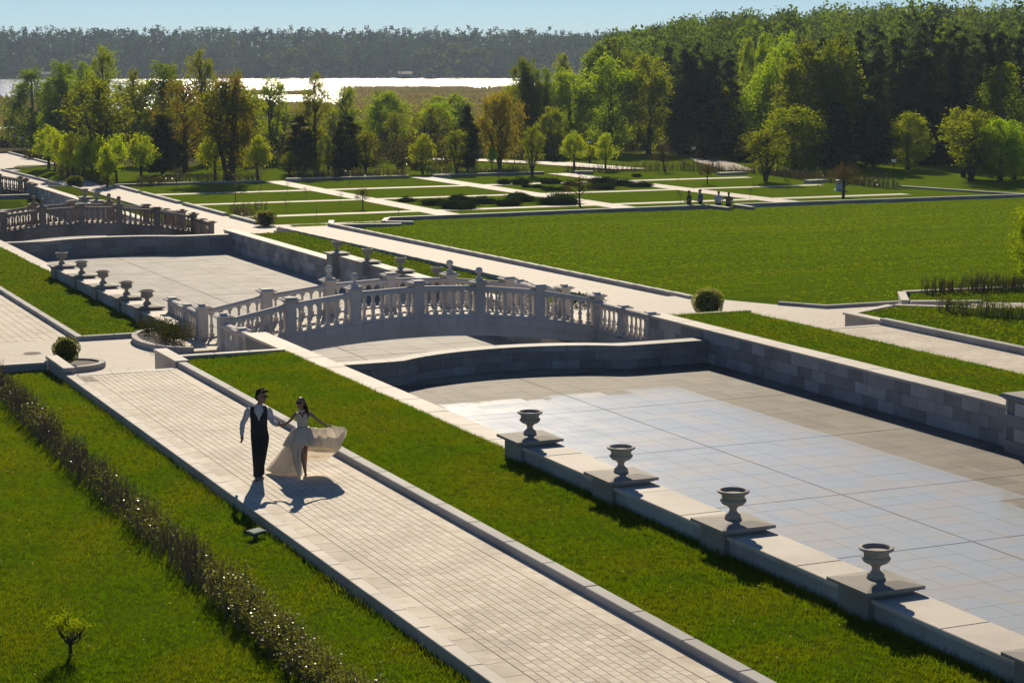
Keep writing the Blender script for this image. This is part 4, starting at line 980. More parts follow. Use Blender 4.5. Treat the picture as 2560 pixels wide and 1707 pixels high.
# ------------------------------------------------------------------ garden plants
def sapling_mesh(seed,leafy):
    rng=random.Random(seed); mb=MB(); pts=[]
    mb.tube([(0,0,-.1),(.02,0,.3),(-.02,.02,.65),(.01,0,1)],(.022,.017,.012,.004),5)
    for k in range(9):
        z=rng.uniform(.4,.85); a=rng.uniform(0,6.28); l=rng.uniform(.15,.34); e=(l*math.cos(a),l*math.sin(a),z+rng.uniform(.08,.28)); mb.tube([(0,0,z),(e[0]*.6,e[1]*.6,z+(e[2]-z)*.5),e],(.009,.006,.003),4); pts.append(e)
    tk=mb.mesh('stem',M['twig']); r2=np.random.default_rng(seed); c=np.concatenate([np.array(p)+r2.normal(size=(leafy,3))*.07 for p in pts]); V,Q=leafcloud(c,len(c),.028,r2); return tk,fast_mesh('leaves',V,Q,L['thorn'] if seed%2 else L['golden'])
SAP=[sapling_mesh(i+1,(4,10,22)[i%3]) for i in range(5)]
SL=[(41.1,153.1,.8),(41.1,146.3,1.0),(40.9,140,2.5),(46.7,152.5,2.0),(47.1,146.7,1.0),(47.1,141.9,.8),(41.6,129.8,1.1),(47.3,134.7,.9),(41.7,123.6,.9),(47.4,123,.6),(60.1,157.8,.8),(54.4,152.4,.7),(68.4,158.5,.5),(68.6,153.9,.5),(69.9,123.9,1.05),(89.8,144.2,2.0),(83.4,135.7,.8),(75.9,124,1.1),(83.6,130.9,1.2),(90.2,136.6,1.65),(89.4,156,.8),(74.2,153.5,.8),(82.9,147.3,.5),(41.2,158.5,2.6)]
SL.sort(key=lambda s:math.atan2(s[0],s[1]))
for i,(x,y,h) in enumerate(SL):
    t=empty('sapling',(x,y,GZ if y<160 else terr(x,y)),i*1.3,'thin young sapling in the parterre grass, %s from the left'%ORD[i],'sapling','young saplings in the parterre'); t.scale=(max(.8,h*.75),max(.8,h*.75),h); tk,lv=SAP[i%5]; link('stem',tk,t); link('leaves',lv,t)
JL=[(52.8,135.4,.9,.45),(53.6,131.7,1.5,.6),(53.9,127.9,1.9,.8),(57.4,131.7,1.6,.6),(57.1,135.3,1.2,.5),(58.3,129,1.3,.7),(62.3,136.2,1.1,.5),(60.9,132.4,1.6,.6),(62.3,128.7,2.1,.95),(67.9,151,.9,.6),(69.1,150.3,1.2,.7),(67.8,146.2,.6,.3),(68.5,145.4,.8,.35),(71.9,150.1,1.3,.6),(68,142.1,1.0,.4),(68.9,141.7,.8,.4),(76.4,149.2,1.7,.7),(76.3,145.6,1.6,.7),(72.2,146.8,.9,.5),(72.6,142,1.6,.6),(76.3,142.9,1.0,.5),(77.2,142.9,.9,.6),(83,155.2,.6,.4)]
JM=[]
for s in range(4):
    r2=np.random.default_rng(50+s); cs=[]
    for k in range(26):
        a=r2.uniform(0,6.28); q=math.sqrt(r2.random()); c=np.array([q*math.cos(a),q*math.sin(a),.15+.6*(1-q*q)*r2.uniform(.6,1.2)]); cs.append(c+r2.normal(size=(70,3))*np.array([.16,.16,.11]))
    c=np.concatenate(cs); c=c[c[:,2]>0]; V,Q=leafcloud(c,len(c),.055,r2,.5); JM.append((fast_mesh('foliage',V,Q,L['juniper']),MB().ell((0,0,.2),(.85,.85,.42),12,7).mesh('inner_growth',L['juniper'])))
JL.sort(key=lambda s:math.atan2(s[0],s[1]))
for i,(x,y,r,h) in enumerate(JL):
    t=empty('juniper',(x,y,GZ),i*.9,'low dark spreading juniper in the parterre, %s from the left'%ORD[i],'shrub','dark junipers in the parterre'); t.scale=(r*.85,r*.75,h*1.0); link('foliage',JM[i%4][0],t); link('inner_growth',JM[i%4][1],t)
def hedge(label,pts,h,wd,dens,seed,lf=.03,mat=None,zf=None,leaves=6,tw=.006,leafprob=None):
    """a row of twiggy stems with small leaves along pts"""
    rng=np.random.default_rng(seed); rr=random.Random(seed); t=empty('hedge',(pts[0][0],pts[0][1],0),0,label,'hedge','low twiggy hedges'); ox,oy=pts[0]; mb=MB(); cs=[]
    for (a,b),(c,d) in zip(pts,pts[1:]):
        L_=math.hypot(c-a,d-b); n=int(L_*dens)
        for i in range(n):
            f=rr.random(); q=rr.uniform(-wd,wd); x=a+(c-a)*f-(d-b)/L_*q-ox; y=b+(d-b)*f+(c-a)/L_*q-oy; z=zf(x+ox,y+oy) if zf else GZ
            hh=h*rr.uniform(.55,1.15)*(1+.25*vnoise((x+ox)*.9,(y+oy)*.9)); lx,ly=rr.gauss(0,.12)*h,rr.gauss(0,.12)*h
            mb.tube([(x,y,z-.03),(x+lx*.4,y+ly*.4,z+hh*.55),(x+lx,y+ly,z+hh)],(tw*1.4,tw,tw*.5),3,False)
            s1=rr.uniform(.35,.7); mb.tube([(x+lx*.4*s1,y+ly*.4*s1,z+hh*s1),(x+lx+rr.gauss(0,.1)*h*1.4,y+ly+rr.gauss(0,.1)*h*1.4,z+hh*(s1+.3))],(tw*.8,tw*.4),3,False)
            k=leaves*(leafprob(x+ox,y+oy) if leafprob else 1)
            if k>=1:
                m=int(k); tt=rng.uniform(.3,1,m)[:,None]; cs.append(np.array([x,y,z])+np.concatenate([lx*tt,ly*tt,hh*tt],1)+rng.normal(size=(m,3))*h*.08)
    mb.build('twigs',M['twig'],t)
    if cs:
        c=np.concatenate(cs); V,Q=leafcloud(c,len(c),lf,rng,.55); link('leaves',fast_mesh('leaves',V,Q,mat or L['hedge']),t)
    return t
hedge('brown twiggy hedge with glossy leaves running along the near left lawn',[(8.6,58),(8.38,50),(8.2,41),(8.2,31.3),(8.3,20)],.52,.30,80,21,.022,None,lambda x,y:-.2,11,.0045,lambda x,y:max(.15,1.2*vnoise(x*.6,y*.75,1)+.3+(2.2 if y<29.5 else 0)))
hedge('low bare hedge along the right-hand lawn above the near walk',[(41.6,55.2),(44.0,50.5),(47,42)],.55,.35,75,22,.03,L['bush'],lambda x,y:-.42,10,.006)
hedge('low bare hedge behind the rounded granite corner at right',[(44.2,59.6),(52,58.6),(60,57.2)],.62,.25,75,23,.03,L['bush'],lambda x,y:-.44,4,.008)
hedge('bare hedge row along the right side of the parterre',[(92.2,163.5),(93.7,155),(96.0,154.8),(94.2,144.3),(94.8,141.6),(94.6,131)],.9,.3,26,24,.06,None,lambda x,y:-2.32,2,.012)
hedge('brown hedge along the left back edge of the parterre',[(38.5,161),(43.1,164.3),(50,163.6)],.9,.35,26,25,.06,None,lambda x,y:-2.35,6,.012)
hedge('hedge along the middle of the parterre back edge',[(53.3,164.1),(63.9,164)],.95,.35,30,26,.06,None,lambda x,y:-2.35,8,.012)
hedge('hedge along the back edge of the parterre below the golden willow',[(66.4,165.3),(76,163.7)],.9,.35,26,27,.06,None,lambda x,y:-2.35,6,.012)
hedge('bare hedge along the back right edge of the parterre',[(80,163.8),(92,163.5)],.8,.3,22,28,.06,None,lambda x,y:-2.35,2,.012)
hedge('weedy twigs beside the middle walk kerb',[(37.4,124.5),(38.5,132),(41,133)],.55,.5,20,29,.05,None,None,4,.01)
hedge('weedy shrubs at the foot of the left tree row',[(36.6,163),(36.9,185)],1.0,.6,12,30,.08,L['bush'],lambda x,y:-2.4,12,.012)
lowwall('long low kerb wall along the back of the parterre, left half',[(37,162.2),(50,162.2)],-2.15,.25); lowwall('long low kerb wall along the back of the parterre, middle',[(52.2,162.8),(63.8,162.8)],-2.1,.3); lowwall('long low kerb wall along the back of the parterre, below the willow',[(66.2,163),(77.4,163)],-2.1,.3)
lowwall('low stone bench block by the first right path end',[(91.2,154.2),(94.2,154.4)],-2.08,.25,.7,M['kerb']); lowwall('low stone bench block beside the bare thorn at right',[(92.3,141.2),(94.4,141.4)],-2.06,.28,.7,M['kerb']); lowwall('grey kerb wall leaving the parterre at right',[(96,133.4),(98.2,124.2),(100,119.4)],-2.15,.3,.4)
lowwall('small stone end block by the middle parterre path',[(52.0,162.4),(53.2,161.8)],-2.05,.3,.5,M['kerb']);lowwall('small stone end block by the second parterre path',[(66.0,162.2),(67.4,161.6)],-2.05,.3,.5,M['kerb']);lowwall('small stone end block by the third parterre path',[(80.0,161.8),(81.6,161.2)],-2.05,.3,.5,M['kerb'])
V=[(79.2,203.2),(85,194),(86.6,186),(89.4,182.5),(89.9,166),(86.6,166.2),(84.2,181),(82,190),(77,200)]
struct(MB().add([(x,y,terr(x,y)+.10) for x,y in V],[tuple(range(len(V)-1,-1,-1))]).build('road',M['square']))
V=[(106.1,186.2),(107.6,183.4),(102.6,170.4),(97.6,158.4),(94.9,160.0),(97.5,166.3),(101.6,177.2)]
struct(MB().add([(x,y,terr(x,y)+.12) for x,y in V],[tuple(range(len(V)-1,-1,-1))]).build('track',M['dirt']))
# ------------------------------------------------------------------ lamps, bin
def lamp(x,y,z,label,h=3.6):
    t=empty('street_lamp',(x,y,z),.3,label,'street lamp','park lamps'); k=h/3.6
    MB().lathe([(.16,0),(.16,.12),(.10,.18),(.10,.5),(.075,.56),(.05,.62),(.045,2.6),(.07,2.66),(.04,2.72),(.04,2.8)],10).build('post',M['metal'],t,True)
    MB().frustum(0,0,2.8,3.2,.13,.24).build('glass',M['glass'],t)
    fr=MB()
    for sx in(-1,1):
        for sy in(-1,1): fr.tube([(sx*.135,sy*.135,2.8),(sx*.245,sy*.245,3.2)],.016,4)
    fr.frustum(0,0,3.2,3.24,.28,.28).frustum(0,0,3.24,3.45,.27,.05).lathe([(.04,3.44),(.05,3.5),(.0,3.56)],8); fr.build('hood',M['metal'],t); t.scale=(k,k,k)
for i,(x,y,z) in enumerate(((44.9,254,-3.7),(44.6,247,-3.7),(91.3,181.3,-2.5),(93.3,162.9,-2.4),(95.6,155.5,-2.35),(96.9,135.3,-2.35))):
    lamp(x,y,z,('black park lamp at the far left beside the lake, left one of the pair','black park lamp at the far left beside the lake, right one of the pair','park lamp half hidden behind a small maple','park lamp beside the start of the dirt track','park lamp in front of the yellow-green tree','park lamp standing alone on the right lawn')[i],2.6)
t=empty('litter_bin',(89.6,132.4,GZ),0,'pale cylindrical litter bin behind the bare thorn tree','litter bin'); MB().lathe([(.5,0),(.5,.05),(.4,.06),(.38,.75),(.42,.8),(.42,.85),(.3,.85)],16).build('body',M['bin'],t,True); MB().lathe([(.55,-.01),(.55,.03),(.3,.03)],16).build('base',M['kerb'],t)
t=empty('sign_post',(37.2,185,-2.45),.2,'small sign on a thin pole among the left tree row','sign'); MB().tube([(0,0,-.2),(0,0,1.9)],.025,6).build('pole',M['iron'],t); MB().box(-.3,.05,-.02,.02,1.75,1.9).build('board',M['bin'],t)
# near shrubby sapling on the left lawn
rr=random.Random(3); t=empty('dwarf_tree',(5.36,27.3,-.2),0,'tiny gnarled tree alone on the near left lawn','tree'); mb=MB(); pts=[]
mb.tube([(0,0,-.06),(0,0,.14),(.01,0,.26)],(.034,.026,.02),7)
for k in range(13):
    a=k*2.4; l=rr.uniform(.12,.26); z0=rr.uniform(.14,.27); e=(l*math.cos(a),l*math.sin(a),z0+rr.uniform(.1,.36)); mb.tube([(0,0,z0),(e[0]*.6,e[1]*.6,z0+.08),e],(.014,.009,.004),5); pts.append(e)
    for q in range(3): e2=(e[0]+rr.gauss(0,.06),e[1]+rr.gauss(0,.06),e[2]+rr.uniform(.0,.1)); mb.tube([(e[0]*.6,e[1]*.6,z0+.08),e2],(.006,.002),4); pts.append(e2)
mb.build('trunk',M['bark'],t); r2=np.random.default_rng(1); c=np.concatenate([np.array(p)+r2.normal(size=(14,3))*.04 for p in pts]); V,Q=leafcloud(c,len(c),.019,r2); link('crown',fast_mesh('crown',V,Q,L['golden']),t)
roughbush(50.5,60.5,-1.0,.01,.01,.01,'x',L['bush'],9,28) if False else None
# tree just entering at the right edge
cr,tk=TM['bushy'][1]; t=empty('broadleaf_tree',(53.6,64.6,-1.05),.4,'tall narrow tree cut by the right edge above the low hedge','tree'); t.scale=(.36,.36,.36); link('crown',cr,t); link('trunk',tk,t)
# ------------------------------------------------------------------ grass (geometry nodes, blades made inside the node tree)
def grass_nodes(name,density,blade_h,blade_w,mat,seed,nb=7,spread=.05):
    g=bpy.data.node_groups.new(name,'GeometryNodeTree'); g.interface.new_socket('Geometry',in_out='INPUT',socket_type='NodeSocketGeometry'); g.interface.new_socket('Geometry',in_out='OUTPUT',socket_type='NodeSocketGeometry')
    nn=lambda t:g.nodes.new(t); gi=nn('NodeGroupInput'); go=nn('NodeGroupOutput'); rr=random.Random(seed)
    dist=nn('GeometryNodeDistributePointsOnFaces'); dist.distribute_method='RANDOM'; dist.inputs['Density'].default_value=density; dist.inputs['Seed'].default_value=seed
    g.links.new(gi.outputs[0],dist.inputs['Mesh'])
    join=nn('GeometryNodeJoinGeometry')
    for i in range(nb):
        c=nn('GeometryNodeMeshCircle'); c.fill_type='NGON'; c.inputs['Vertices'].default_value=3; c.inputs['Radius'].default_value=1
        hh=blade_h*rr.uniform(.6,1.25); t0=nn('GeometryNodeTransform'); t0.inputs['Translation'].default_value=(0,0,hh*.3); t0.inputs['Rotation'].default_value=(0,-PI/2,0); t0.inputs['Scale'].default_value=(hh*.667,blade_w*1.15,1)
        g.links.new(c.outputs[0],t0.inputs['Geometry']); c=t0
        t=nn('GeometryNodeTransform'); a=rr.uniform(0,6.28); d=spread*math.sqrt(rr.random()); t.inputs['Translation'].default_value=(d*math.cos(a),d*math.sin(a),-.006); t.inputs['Rotation'].default_value=(rr.gauss(0,.5),rr.gauss(0,.5),a)
        g.links.new(c.outputs[0],t.inputs['Geometry']); g.links.new(t.outputs[0],join.inputs[0])
    sm=nn('GeometryNodeSetMaterial'); sm.inputs['Material'].default_value=mat; g.links.new(join.outputs[0],sm.inputs['Geometry'])
    iop=nn('GeometryNodeInstanceOnPoints'); g.links.new(dist.outputs['Points'],iop.inputs['Points']); g.links.new(sm.outputs[0],iop.inputs['Instance'])
    rv=nn('FunctionNodeRandomValue'); rv.data_type='FLOAT'; rv.inputs[2].default_value=.55; rv.inputs[3].default_value=1.35; rz=nn('FunctionNodeRandomValue'); rz.data_type='FLOAT_VECTOR'; rz.inputs[0].default_value=(-.1,-.1,0); rz.inputs[1].default_value=(.1,.1,6.28)
    g.links.new(rv.outputs[1],iop.inputs['Scale']); g.links.new(rz.outputs[0],iop.inputs['Rotation']); g.links.new(iop.outputs[0],go.inputs[0]); return g
def view_mesh(key,m,z_off=0,step=.5,margin=1.04):
    """the part of a lawn that the scene shows, as its own mesh"""
    q=LAWNS[key]
    if len(q)==2:
        poly,z=q; mb=MB(); mb.add([(x,y,z) for x,y in poly],[tuple(range(len(poly)))]); return mb.mesh('grass',m)
    x0,x1,y0,y1,zf=q; V=[];Q=[]; nx=int((x1-x0)/step)+1; ny=int((y1-y0)/step)+1; idx={}
    def vi(i,j):
        if (i,j) not in idx:
            x=min(x0+i*step,x1); y=min(y0+j*step,y1); idx[(i,j)]=len(V); V.append((x,y,zf(x,y)))
        return idx[(i,j)]
    for i in range(nx):
        for j in range(ny):
            xa,xb,ya,yb=x0+i*step,min(x0+(i+1)*step,x1),y0+j*step,min(y0+(j+1)*step,y1)
            if xb-xa<.02 or yb-ya<.02: continue
            if key=='M' and ((xa<40.6 and ya<67) or ya<61.8): continue
            if inview((xa+xb)/2,(ya+yb)/2,zf(xa,ya),margin+2.0/max(20,ya)*2): Q.append((vi(i,j),vi(i+1,j),vi(i+1,j+1),vi(i,j+1)))
    return fast_mesh('grass',V,Q,m)
def grass(key,density,h,wd,mat,label,seed,nb=7,spread=.05,step=.5):
    o=link('grass',view_mesh(key,mat,0,step)); stuff(o,label,'grass'); md=o.modifiers.new('grass','NODES'); md.node_group=grass_nodes('grass_'+key,density,h,wd,mat,seed,nb,spread)
grass('L0',230,.055,.0065,M['blade'],'short grass of the near left lawn',1)
grass('S0',260,.06,.007,M['blade'],'short grass of the strip between walk and pool',2)
grass('R0',120,.06,.009,M['blade'],'short grass of the strip across the front pool',3)
grass('S1',90,.06,.011,M['blade'],'short grass of the strip beside the far left urns',4)
grass('R1',30,.07,.02,M['blade'],'short grass of the strip across the second pool',5)
grass('Q',40,.07,.014,M['blade'],'short grass behind the right walk kerb',6); grass('Q2',40,.07,.014,M['blade'],'short grass of the right-hand hedge bed',7)
grass('M',14,.075,.024,M['blade_far'],'mown grass of the big meadow',8,7,.16,1.0)
# long grass along the foot of the walls
def fringe(pts,label,seed,n,h):
    rng=np.random.default_rng(seed); P_=[]
    for (a,b,z),(c,d,z2) in zip(pts,pts[1:]):
        f=rng.random(n); P_.append(np.stack([a+(c-a)*f+rng.normal(size=n)*.05,b+(d-b)*f+rng.normal(size=n)*.05,z+(z2-z)*f],1))
    P_=np.concatenate(P_); m=len(P_); th=rng.uniform(0,PI,m); w_=.006; hh=h*rng.uniform(.4,1.3,m); ln=rng.normal(size=(m,2))*.04
    V=np.stack([P_-np.stack([np.cos(th)*w_,np.sin(th)*w_,0*th],1),P_+np.stack([np.cos(th)*w_,np.sin(th)*w_,0*th],1),P_+np.stack([ln[:,0],ln[:,1],hh],1)],1).reshape(-1,3)
    stuff(link('grass_fringe',fast_mesh('grass_fringe',V,np.arange(3*m).reshape(-1,3),M['blade'])),label,'grass')
fringe([(16.35,14,.07),(16.35,36.4,.07)],'longer grass along the foot of the near urn wall',1,4500,.13)
fringe([(10.1,16,-.2),(10.1,51.5,-.2)],'longer grass along the left edge of the walk',2,4500,.12)
fringe([(16.66,36.5,.06),(16.66,52.4,.06)],'longer grass along the near pool coping',3,2500,.09)
fringe([(34.75,36,-.32),(34.75,56.8,-.32),(31.7,56.8,-.28)],'longer grass along the edge of the right strip',4,1500,.12)
# dandelions
rng=np.random.default_rng(9); mb=MB()
for i in range(150):
    k=i%3
    x,y,z=((rng.uniform(3,9.9),rng.uniform(22,50),-.15),(rng.uniform(13.7,16.2),rng.uniform(22,50),.09),(rng.uniform(31.8,34.7),rng.uniform(37,56),-.22))[k]
    mb.lathe([(.004,-.06),(.004,0),(.018,.004),(.012,.014)],6,(x,y,z))
stuff(mb.build('dandelions',plain('dandelion_yellow',(.75,.45,.02),.7)),'tiny yellow dandelion flowers scattered in the lawns','flowers')
# a sprouting weed at the kerb
# ------------------------------------------------------------------ people
M['skin']=plain('skin',(.30,.17,.11),.5,0,.4,.08); M['skin2']=plain('skin_tan',(.27,.145,.09),.45,0,.4,.08)
def cloth(name,c,rough=.8,trans=0,sheen=.2,spec=.3,fold=.4,sc=9):
    n=N(name); p=n.coord(); f=n.noise(sc,3,p,.6); mp=n.n('ShaderNodeMapping'); n.l(p,mp.inputs[0]); mp.inputs['Scale'].default_value=(260,260,260); wv=n.noise(1,2,mp.outputs[0])
    col=n.mix(tuple(x*.85 for x in c),c,n.maprange(wv,.3,.7,0,1)); d=n.pbsdf(col,rough,n.bump(f,fold,.03),spec)
    if trans:
        t=n.n('ShaderNodeBsdfTranslucent'); n.l(col,t.inputs[0]); mx=n.n('ShaderNodeMixShader'); mx.inputs[0].default_value=trans; n.l(d,mx.inputs[1]); n.l(t.outputs[0],mx.inputs[2]); d=mx.outputs[0]
    return n.done(d)
M['shirt']=cloth('white_shirt',(.66,.64,.68),.8,.2); M['vest']=cloth('charcoal_waistcoat',(.018,.02,.024),.85); M['trouser']=cloth('black_trousers',(.014,.015,.018),.85); M['shoe']=plain('black_shoe',(.012,.012,.014),.25)
M['hair']=plain('dark_brown_hair',(.03,.017,.010),.7,0,.1,.3); M['lens']=plain('sunglass_black',(.008,.008,.009),.1); M['satin']=cloth('ivory_satin',(.92,.86,.76),.33,.6,.2,.6,.6,8); M['pearl']=plain('pearl',(.8,.76,.7),.25)
def fuse(o,vox=.012,it=4):
    m=o.modifiers.new('fuse','REMESH'); m.mode='VOXEL'; m.voxel_size=vox; m.use_smooth_shade=True
    s=o.modifiers.new('soften','SMOOTH'); s.factor=.5; s.iterations=it; return o
def hand(mb,wr,d,side,curl=.3,s=1.0,spread=.0):
    """palm and five bent fingers added to mb; wr wrist, d pointing direction, side = thumb side vector"""
    d=Vector(d).normalized(); side=Vector(side); side=(side-d*side.dot(d)).normalized(); nrm=d.cross(side).normalized(); wr=Vector(wr)
    mb.tube([wr,wr+d*.03*s,wr+d*.085*s],[(.024*s,.018*s),(.034*s,.016*s),(.036*s,.014*s)],8)
    for i,(o,l) in enumerate(((.027,.07),(.009,.08),(-.010,.074),(-.027,.058))):
        b=wr+d*.08*s+side*o*s; c=curl+.06*i; p1=b+(d*math.cos(c)+nrm*math.sin(c))*l*.45*s; p2=p1+(d*math.cos(2.2*c)+nrm*math.sin(2.2*c))*l*.32*s; p3=p2+(d*math.cos(3*c)+nrm*math.sin(3*c))*l*.25*s
        mb.tube([b-d*.02*s,b,p1,p2,p3],[.0095*s,.0095*s,.009*s,.0082*s,.006*s],6)
    b=wr+d*.025*s+side*.026*s; p1=b+(d*.55+side*.7+nrm*.2).normalized()*.035*s; p2=p1+(d*.85+side*.25+nrm*.4).normalized()*.032*s; mb.tube([b-side*.01*s,b,p1,p2],[.012*s,.012*s,.0105*s,.008*s],6)
def head(mb,c,yaw,s=1.0,tilt=0):
    R=Matrix.Rotation(yaw,3,'Z')@Matrix.Rotation(tilt,3,'X'); c=Vector(c); f=lambda x,y,z:c+R@Vector((x*s,y*s,z*s))   # face looks along -y
    mb.ell(f(0,.012,.035),(.078*s,.096*s,.10*s),14,10,R); mb.ell(f(0,-.018,-.045),(.058*s,.068*s,.068*s),12,8,R); mb.ell(f(0,-.05,-.092),(.028*s,.026*s,.022*s),10,6,R)
    mb.tube([f(0,-.080,.030),f(0,-.102,-.012),f(0,-.085,-.024)],[.009*s,.015*s,.010*s],6); mb.ell(f(0,-.083,-.052),(.026*s,.010*s,.010*s),8,5,R); mb.ell(f(0,-.078,.045),(.055*s,.018*s,.012*s),10,5,R)
    for sx in(-1,1): mb.ell(f(sx*.076,.015,-.003),(.010*s,.022*s,.032*s),8,6,R); mb.ell(f(sx*.030,-.080,.022),(.014*s,.009*s,.009*s),8,5,R)
    return f,R
def sunglasses(f,R,s,parent):
    mb=MB()
    for sx in(-1,1): mb.ell(f(sx*.034,-.098,.020),(.030*s,.008*s,.022*s),12,6,R); mb.tube([f(sx*.062,-.092,.028),f(sx*.082,-.02,.03),f(sx*.08,.03,.02)],.004*s,5)
    mb.tube([f(-.012,-.10,.026),f(.012,-.10,.026)],.004*s,5); mb.build('sunglasses',M['lens'],parent,True)
# ---- groom
az=math.atan2(11.13,36.85); g=empty('person',(11.13,36.85,0),-az,'person in white shirt, dark waistcoat and black trousers walking hand in hand','person')
mb=MB(); f,R=head(mb,(.085,-.035,1.668),.85,1.12,.05)
mb.tube([(.03,.02,1.42),(.04,.015,1.50),(.07,-.005,1.60)],[(.062,.06),(.056,.056),(.055,.058)],10)
mb.tube([(.025,.02,.98),(.02,.025,1.15),(.02,.02,1.32),(.022,.02,1.42)],[(.13,.09),(.125,.09),(.16,.10),(.10,.07)],12)
mb.tube([(-.165,.03,1.41),(-.235,.04,1.27),(-.30,.05,1.12),(-.315,.0,.98),(-.322,-.03,.90)],[.05,.044,.038,.034,.026],8); hand(mb,(-.322,-.03,.90),(.03,-.12,-1),(.4,-1,0),.22,1.05)
mb.tube([(.205,.03,1.40),(.25,.04,1.27),(.275,.03,1.17),(.33,-.06,1.125),(.385,-.10,1.105)],[.05,.044,.038,.034,.026],8); hand(mb,(.385,-.10,1.105),(1,-.25,.05),(0,.2,1),.75,1.05)
for hx,kx,ax,ky,ay,fy in ((-.045,-.05,-.045,-.12,-.06,-.06),(.115,.085,.05,.0,.20,.03)):
    mb.tube([(hx,.02,.93),(hx,.01,.75),(kx,ky,.47),(ax*.98,ay*.8,.22),(ax,ay,.09)],[.085,.07,.05,.042,.04],8); mb.tube([(ax,ay+.05,.05),(ax,ay-.05,.045),(ax-.01,ay-.17,.03)],[.035,.036,.028],8)
fuse(mb.build('body',M['skin'],g),.0085,3)
mb=MB()   # shirt
mb.tube([(.025,.02,.96),(.022,.025,1.10),(.02,.02,1.28),(.02,.02,1.40),(.025,.015,1.465),(.04,.015,1.515)],[(.165,.115),(.155,.112),(.182,.125),(.185,.108),(.125,.09),(.064,.064)],16)
mb.tube([(-.15,.02,1.425),(-.20,.03,1.37),(-.245,.045,1.23),(-.305,.055,1.12),(-.317,.02,1.02),(-.323,-.02,.915)],[.062,.068,.06,.056,.052,.04],10); mb.tube([(-.323,-.018,.925),(-.324,-.03,.885)],[.040,.040],10)
mb.tube([(.19,.02,1.42),(.235,.03,1.36),(.262,.04,1.24),(.285,.025,1.17),(.33,-.05,1.128),(.375,-.095,1.108)],[.062,.068,.062,.058,.052,.04],10); mb.tube([(.355,-.08,1.115),(.39,-.10,1.104)],.041,10)
fuse(mb.build('shirt',M['shirt'],g),.011,3)
cl=MB(); cl.add([(-.045,.03,1.50),(.0,-.06,1.475),(.025,-.085,1.45),(-.03,-.10,1.40),(-.075,-.05,1.44)],[(0,1,2,3,4)]); cl.add([(.115,.03,1.50),(.075,-.06,1.475),(.05,-.085,1.45),(.10,-.10,1.40),(.145,-.05,1.44)],[(4,3,2,1,0)]); o=cl.build('collar',M['shirt'],g); o.modifiers.new('thick','SOLIDIFY').thickness=.012
# waistcoat: shell with V opening
V=[];F=[];rows=[(.93,.178,.128),(1.0,.172,.126),(1.1,.166,.124),(1.2,.176,.13),(1.3,.19,.136),(1.37,.192,.134),(1.43,.182,.122),(1.487,.145,.102)]; na_=28
for z,a,b in rows:
    for i in range(na_):
        th=-PI/2+2*PI*(i+.5)/na_; V.append((.022+a*math.cos(th),.02+b*math.sin(th),z))
vopen=[0,0,0,0,.05,.085,.10,.10]
for k in range(len(rows)-1):
    for i in range(na_):
        j=(i+1)%na_; x=sum(V[q][0] for q in (k*na_+i,k*na_+j,(k+1)*na_+i,(k+1)*na_+j))/4-.022; y=sum(V[q][1] for q in (k*na_+i,k*na_+j))/2
        if y<.02 and abs(x)<(vopen[k]+vopen[k+1])/2: continue
        if 3<=k<=5 and abs(x)>.176 : continue
        F.append((k*na_+i,k*na_+j,(k+1)*na_+j,(k+1)*na_+i))
o=MB().add(V,F).build('waistcoat',M['vest'],g,True); o.modifiers.new('thick','SOLIDIFY').thickness=.014; o.modifiers.new('sub','SUBSURF').levels=1
mb=MB(); mb.tube([(.025,.02,1.0),(.03,.02,.93),(.035,.02,.84)],[(.168,.118),(.18,.128),(.16,.12)],14)
for hx,kx,ax,ky,ay in ((-.045,-.05,-.045,-.12,-.06),(.115,.085,.05,.0,.20)): mb.tube([(hx,.02,.90),(hx,.01,.75),(kx,ky,.47),(ax*.98,ay*.8,.22),(ax,ay,.045)],[.11,.10,.078,.07,.07],10)
fuse(mb.build('trousers',M['trouser'],g),.012,3)
for nm,(ax,ay) in (('shoe',(-.045,-.06)),('shoe',(.05,.20))):
    mb=MB(); mb.tube([(ax,ay+.09,.045),(ax,ay+.03,.05),(ax-.005,ay-.06,.042),(ax-.01,ay-.16,.03),(ax-.012,ay-.21,.025)],[(.034,.038),(.042,.048),(.044,.038),(.045,.028),(.025,.02)],10); mb.box(ax-.045,ax+.035,ay-.2,ay+.1,0,.014); fuse(mb.build(nm,M['shoe'],g),.008,2)
mb=MB(); rr=random.Random(2)
mb.ell(f(0,.035,.062),(.090,.10,.088),14,10,R); mb.ell(f(0,.078,-.005),(.082,.056,.085),12,8,R)
for k in range(110):
    th=rr.uniform(0,2*PI); q=rr.random(); p=Vector((.075*math.cos(th)*q,.02+.085*math.sin(th)*q,.14-.05*q*q)); d=Vector((rr.gauss(0,.03),-.02+rr.gauss(0,.025),rr.uniform(.0,.03))); mb.tube([f(*p),f(*(p+d*.6)),f(*(p+d))],(.012,.009,.003),5)
for k in range(22): x=-.065+.13*k/21; q=rr.uniform(0,1); mb.tube([f(x,-.03,.125),f(x+.006,-.062-.01*q,.122+.01*q),f(x+.012,-.078-.012*q,.088+.02*q)],(.014,.010,.003),5)
mb.build('hair',M['hair'],g,True); sunglasses(f,R,1.12,g)
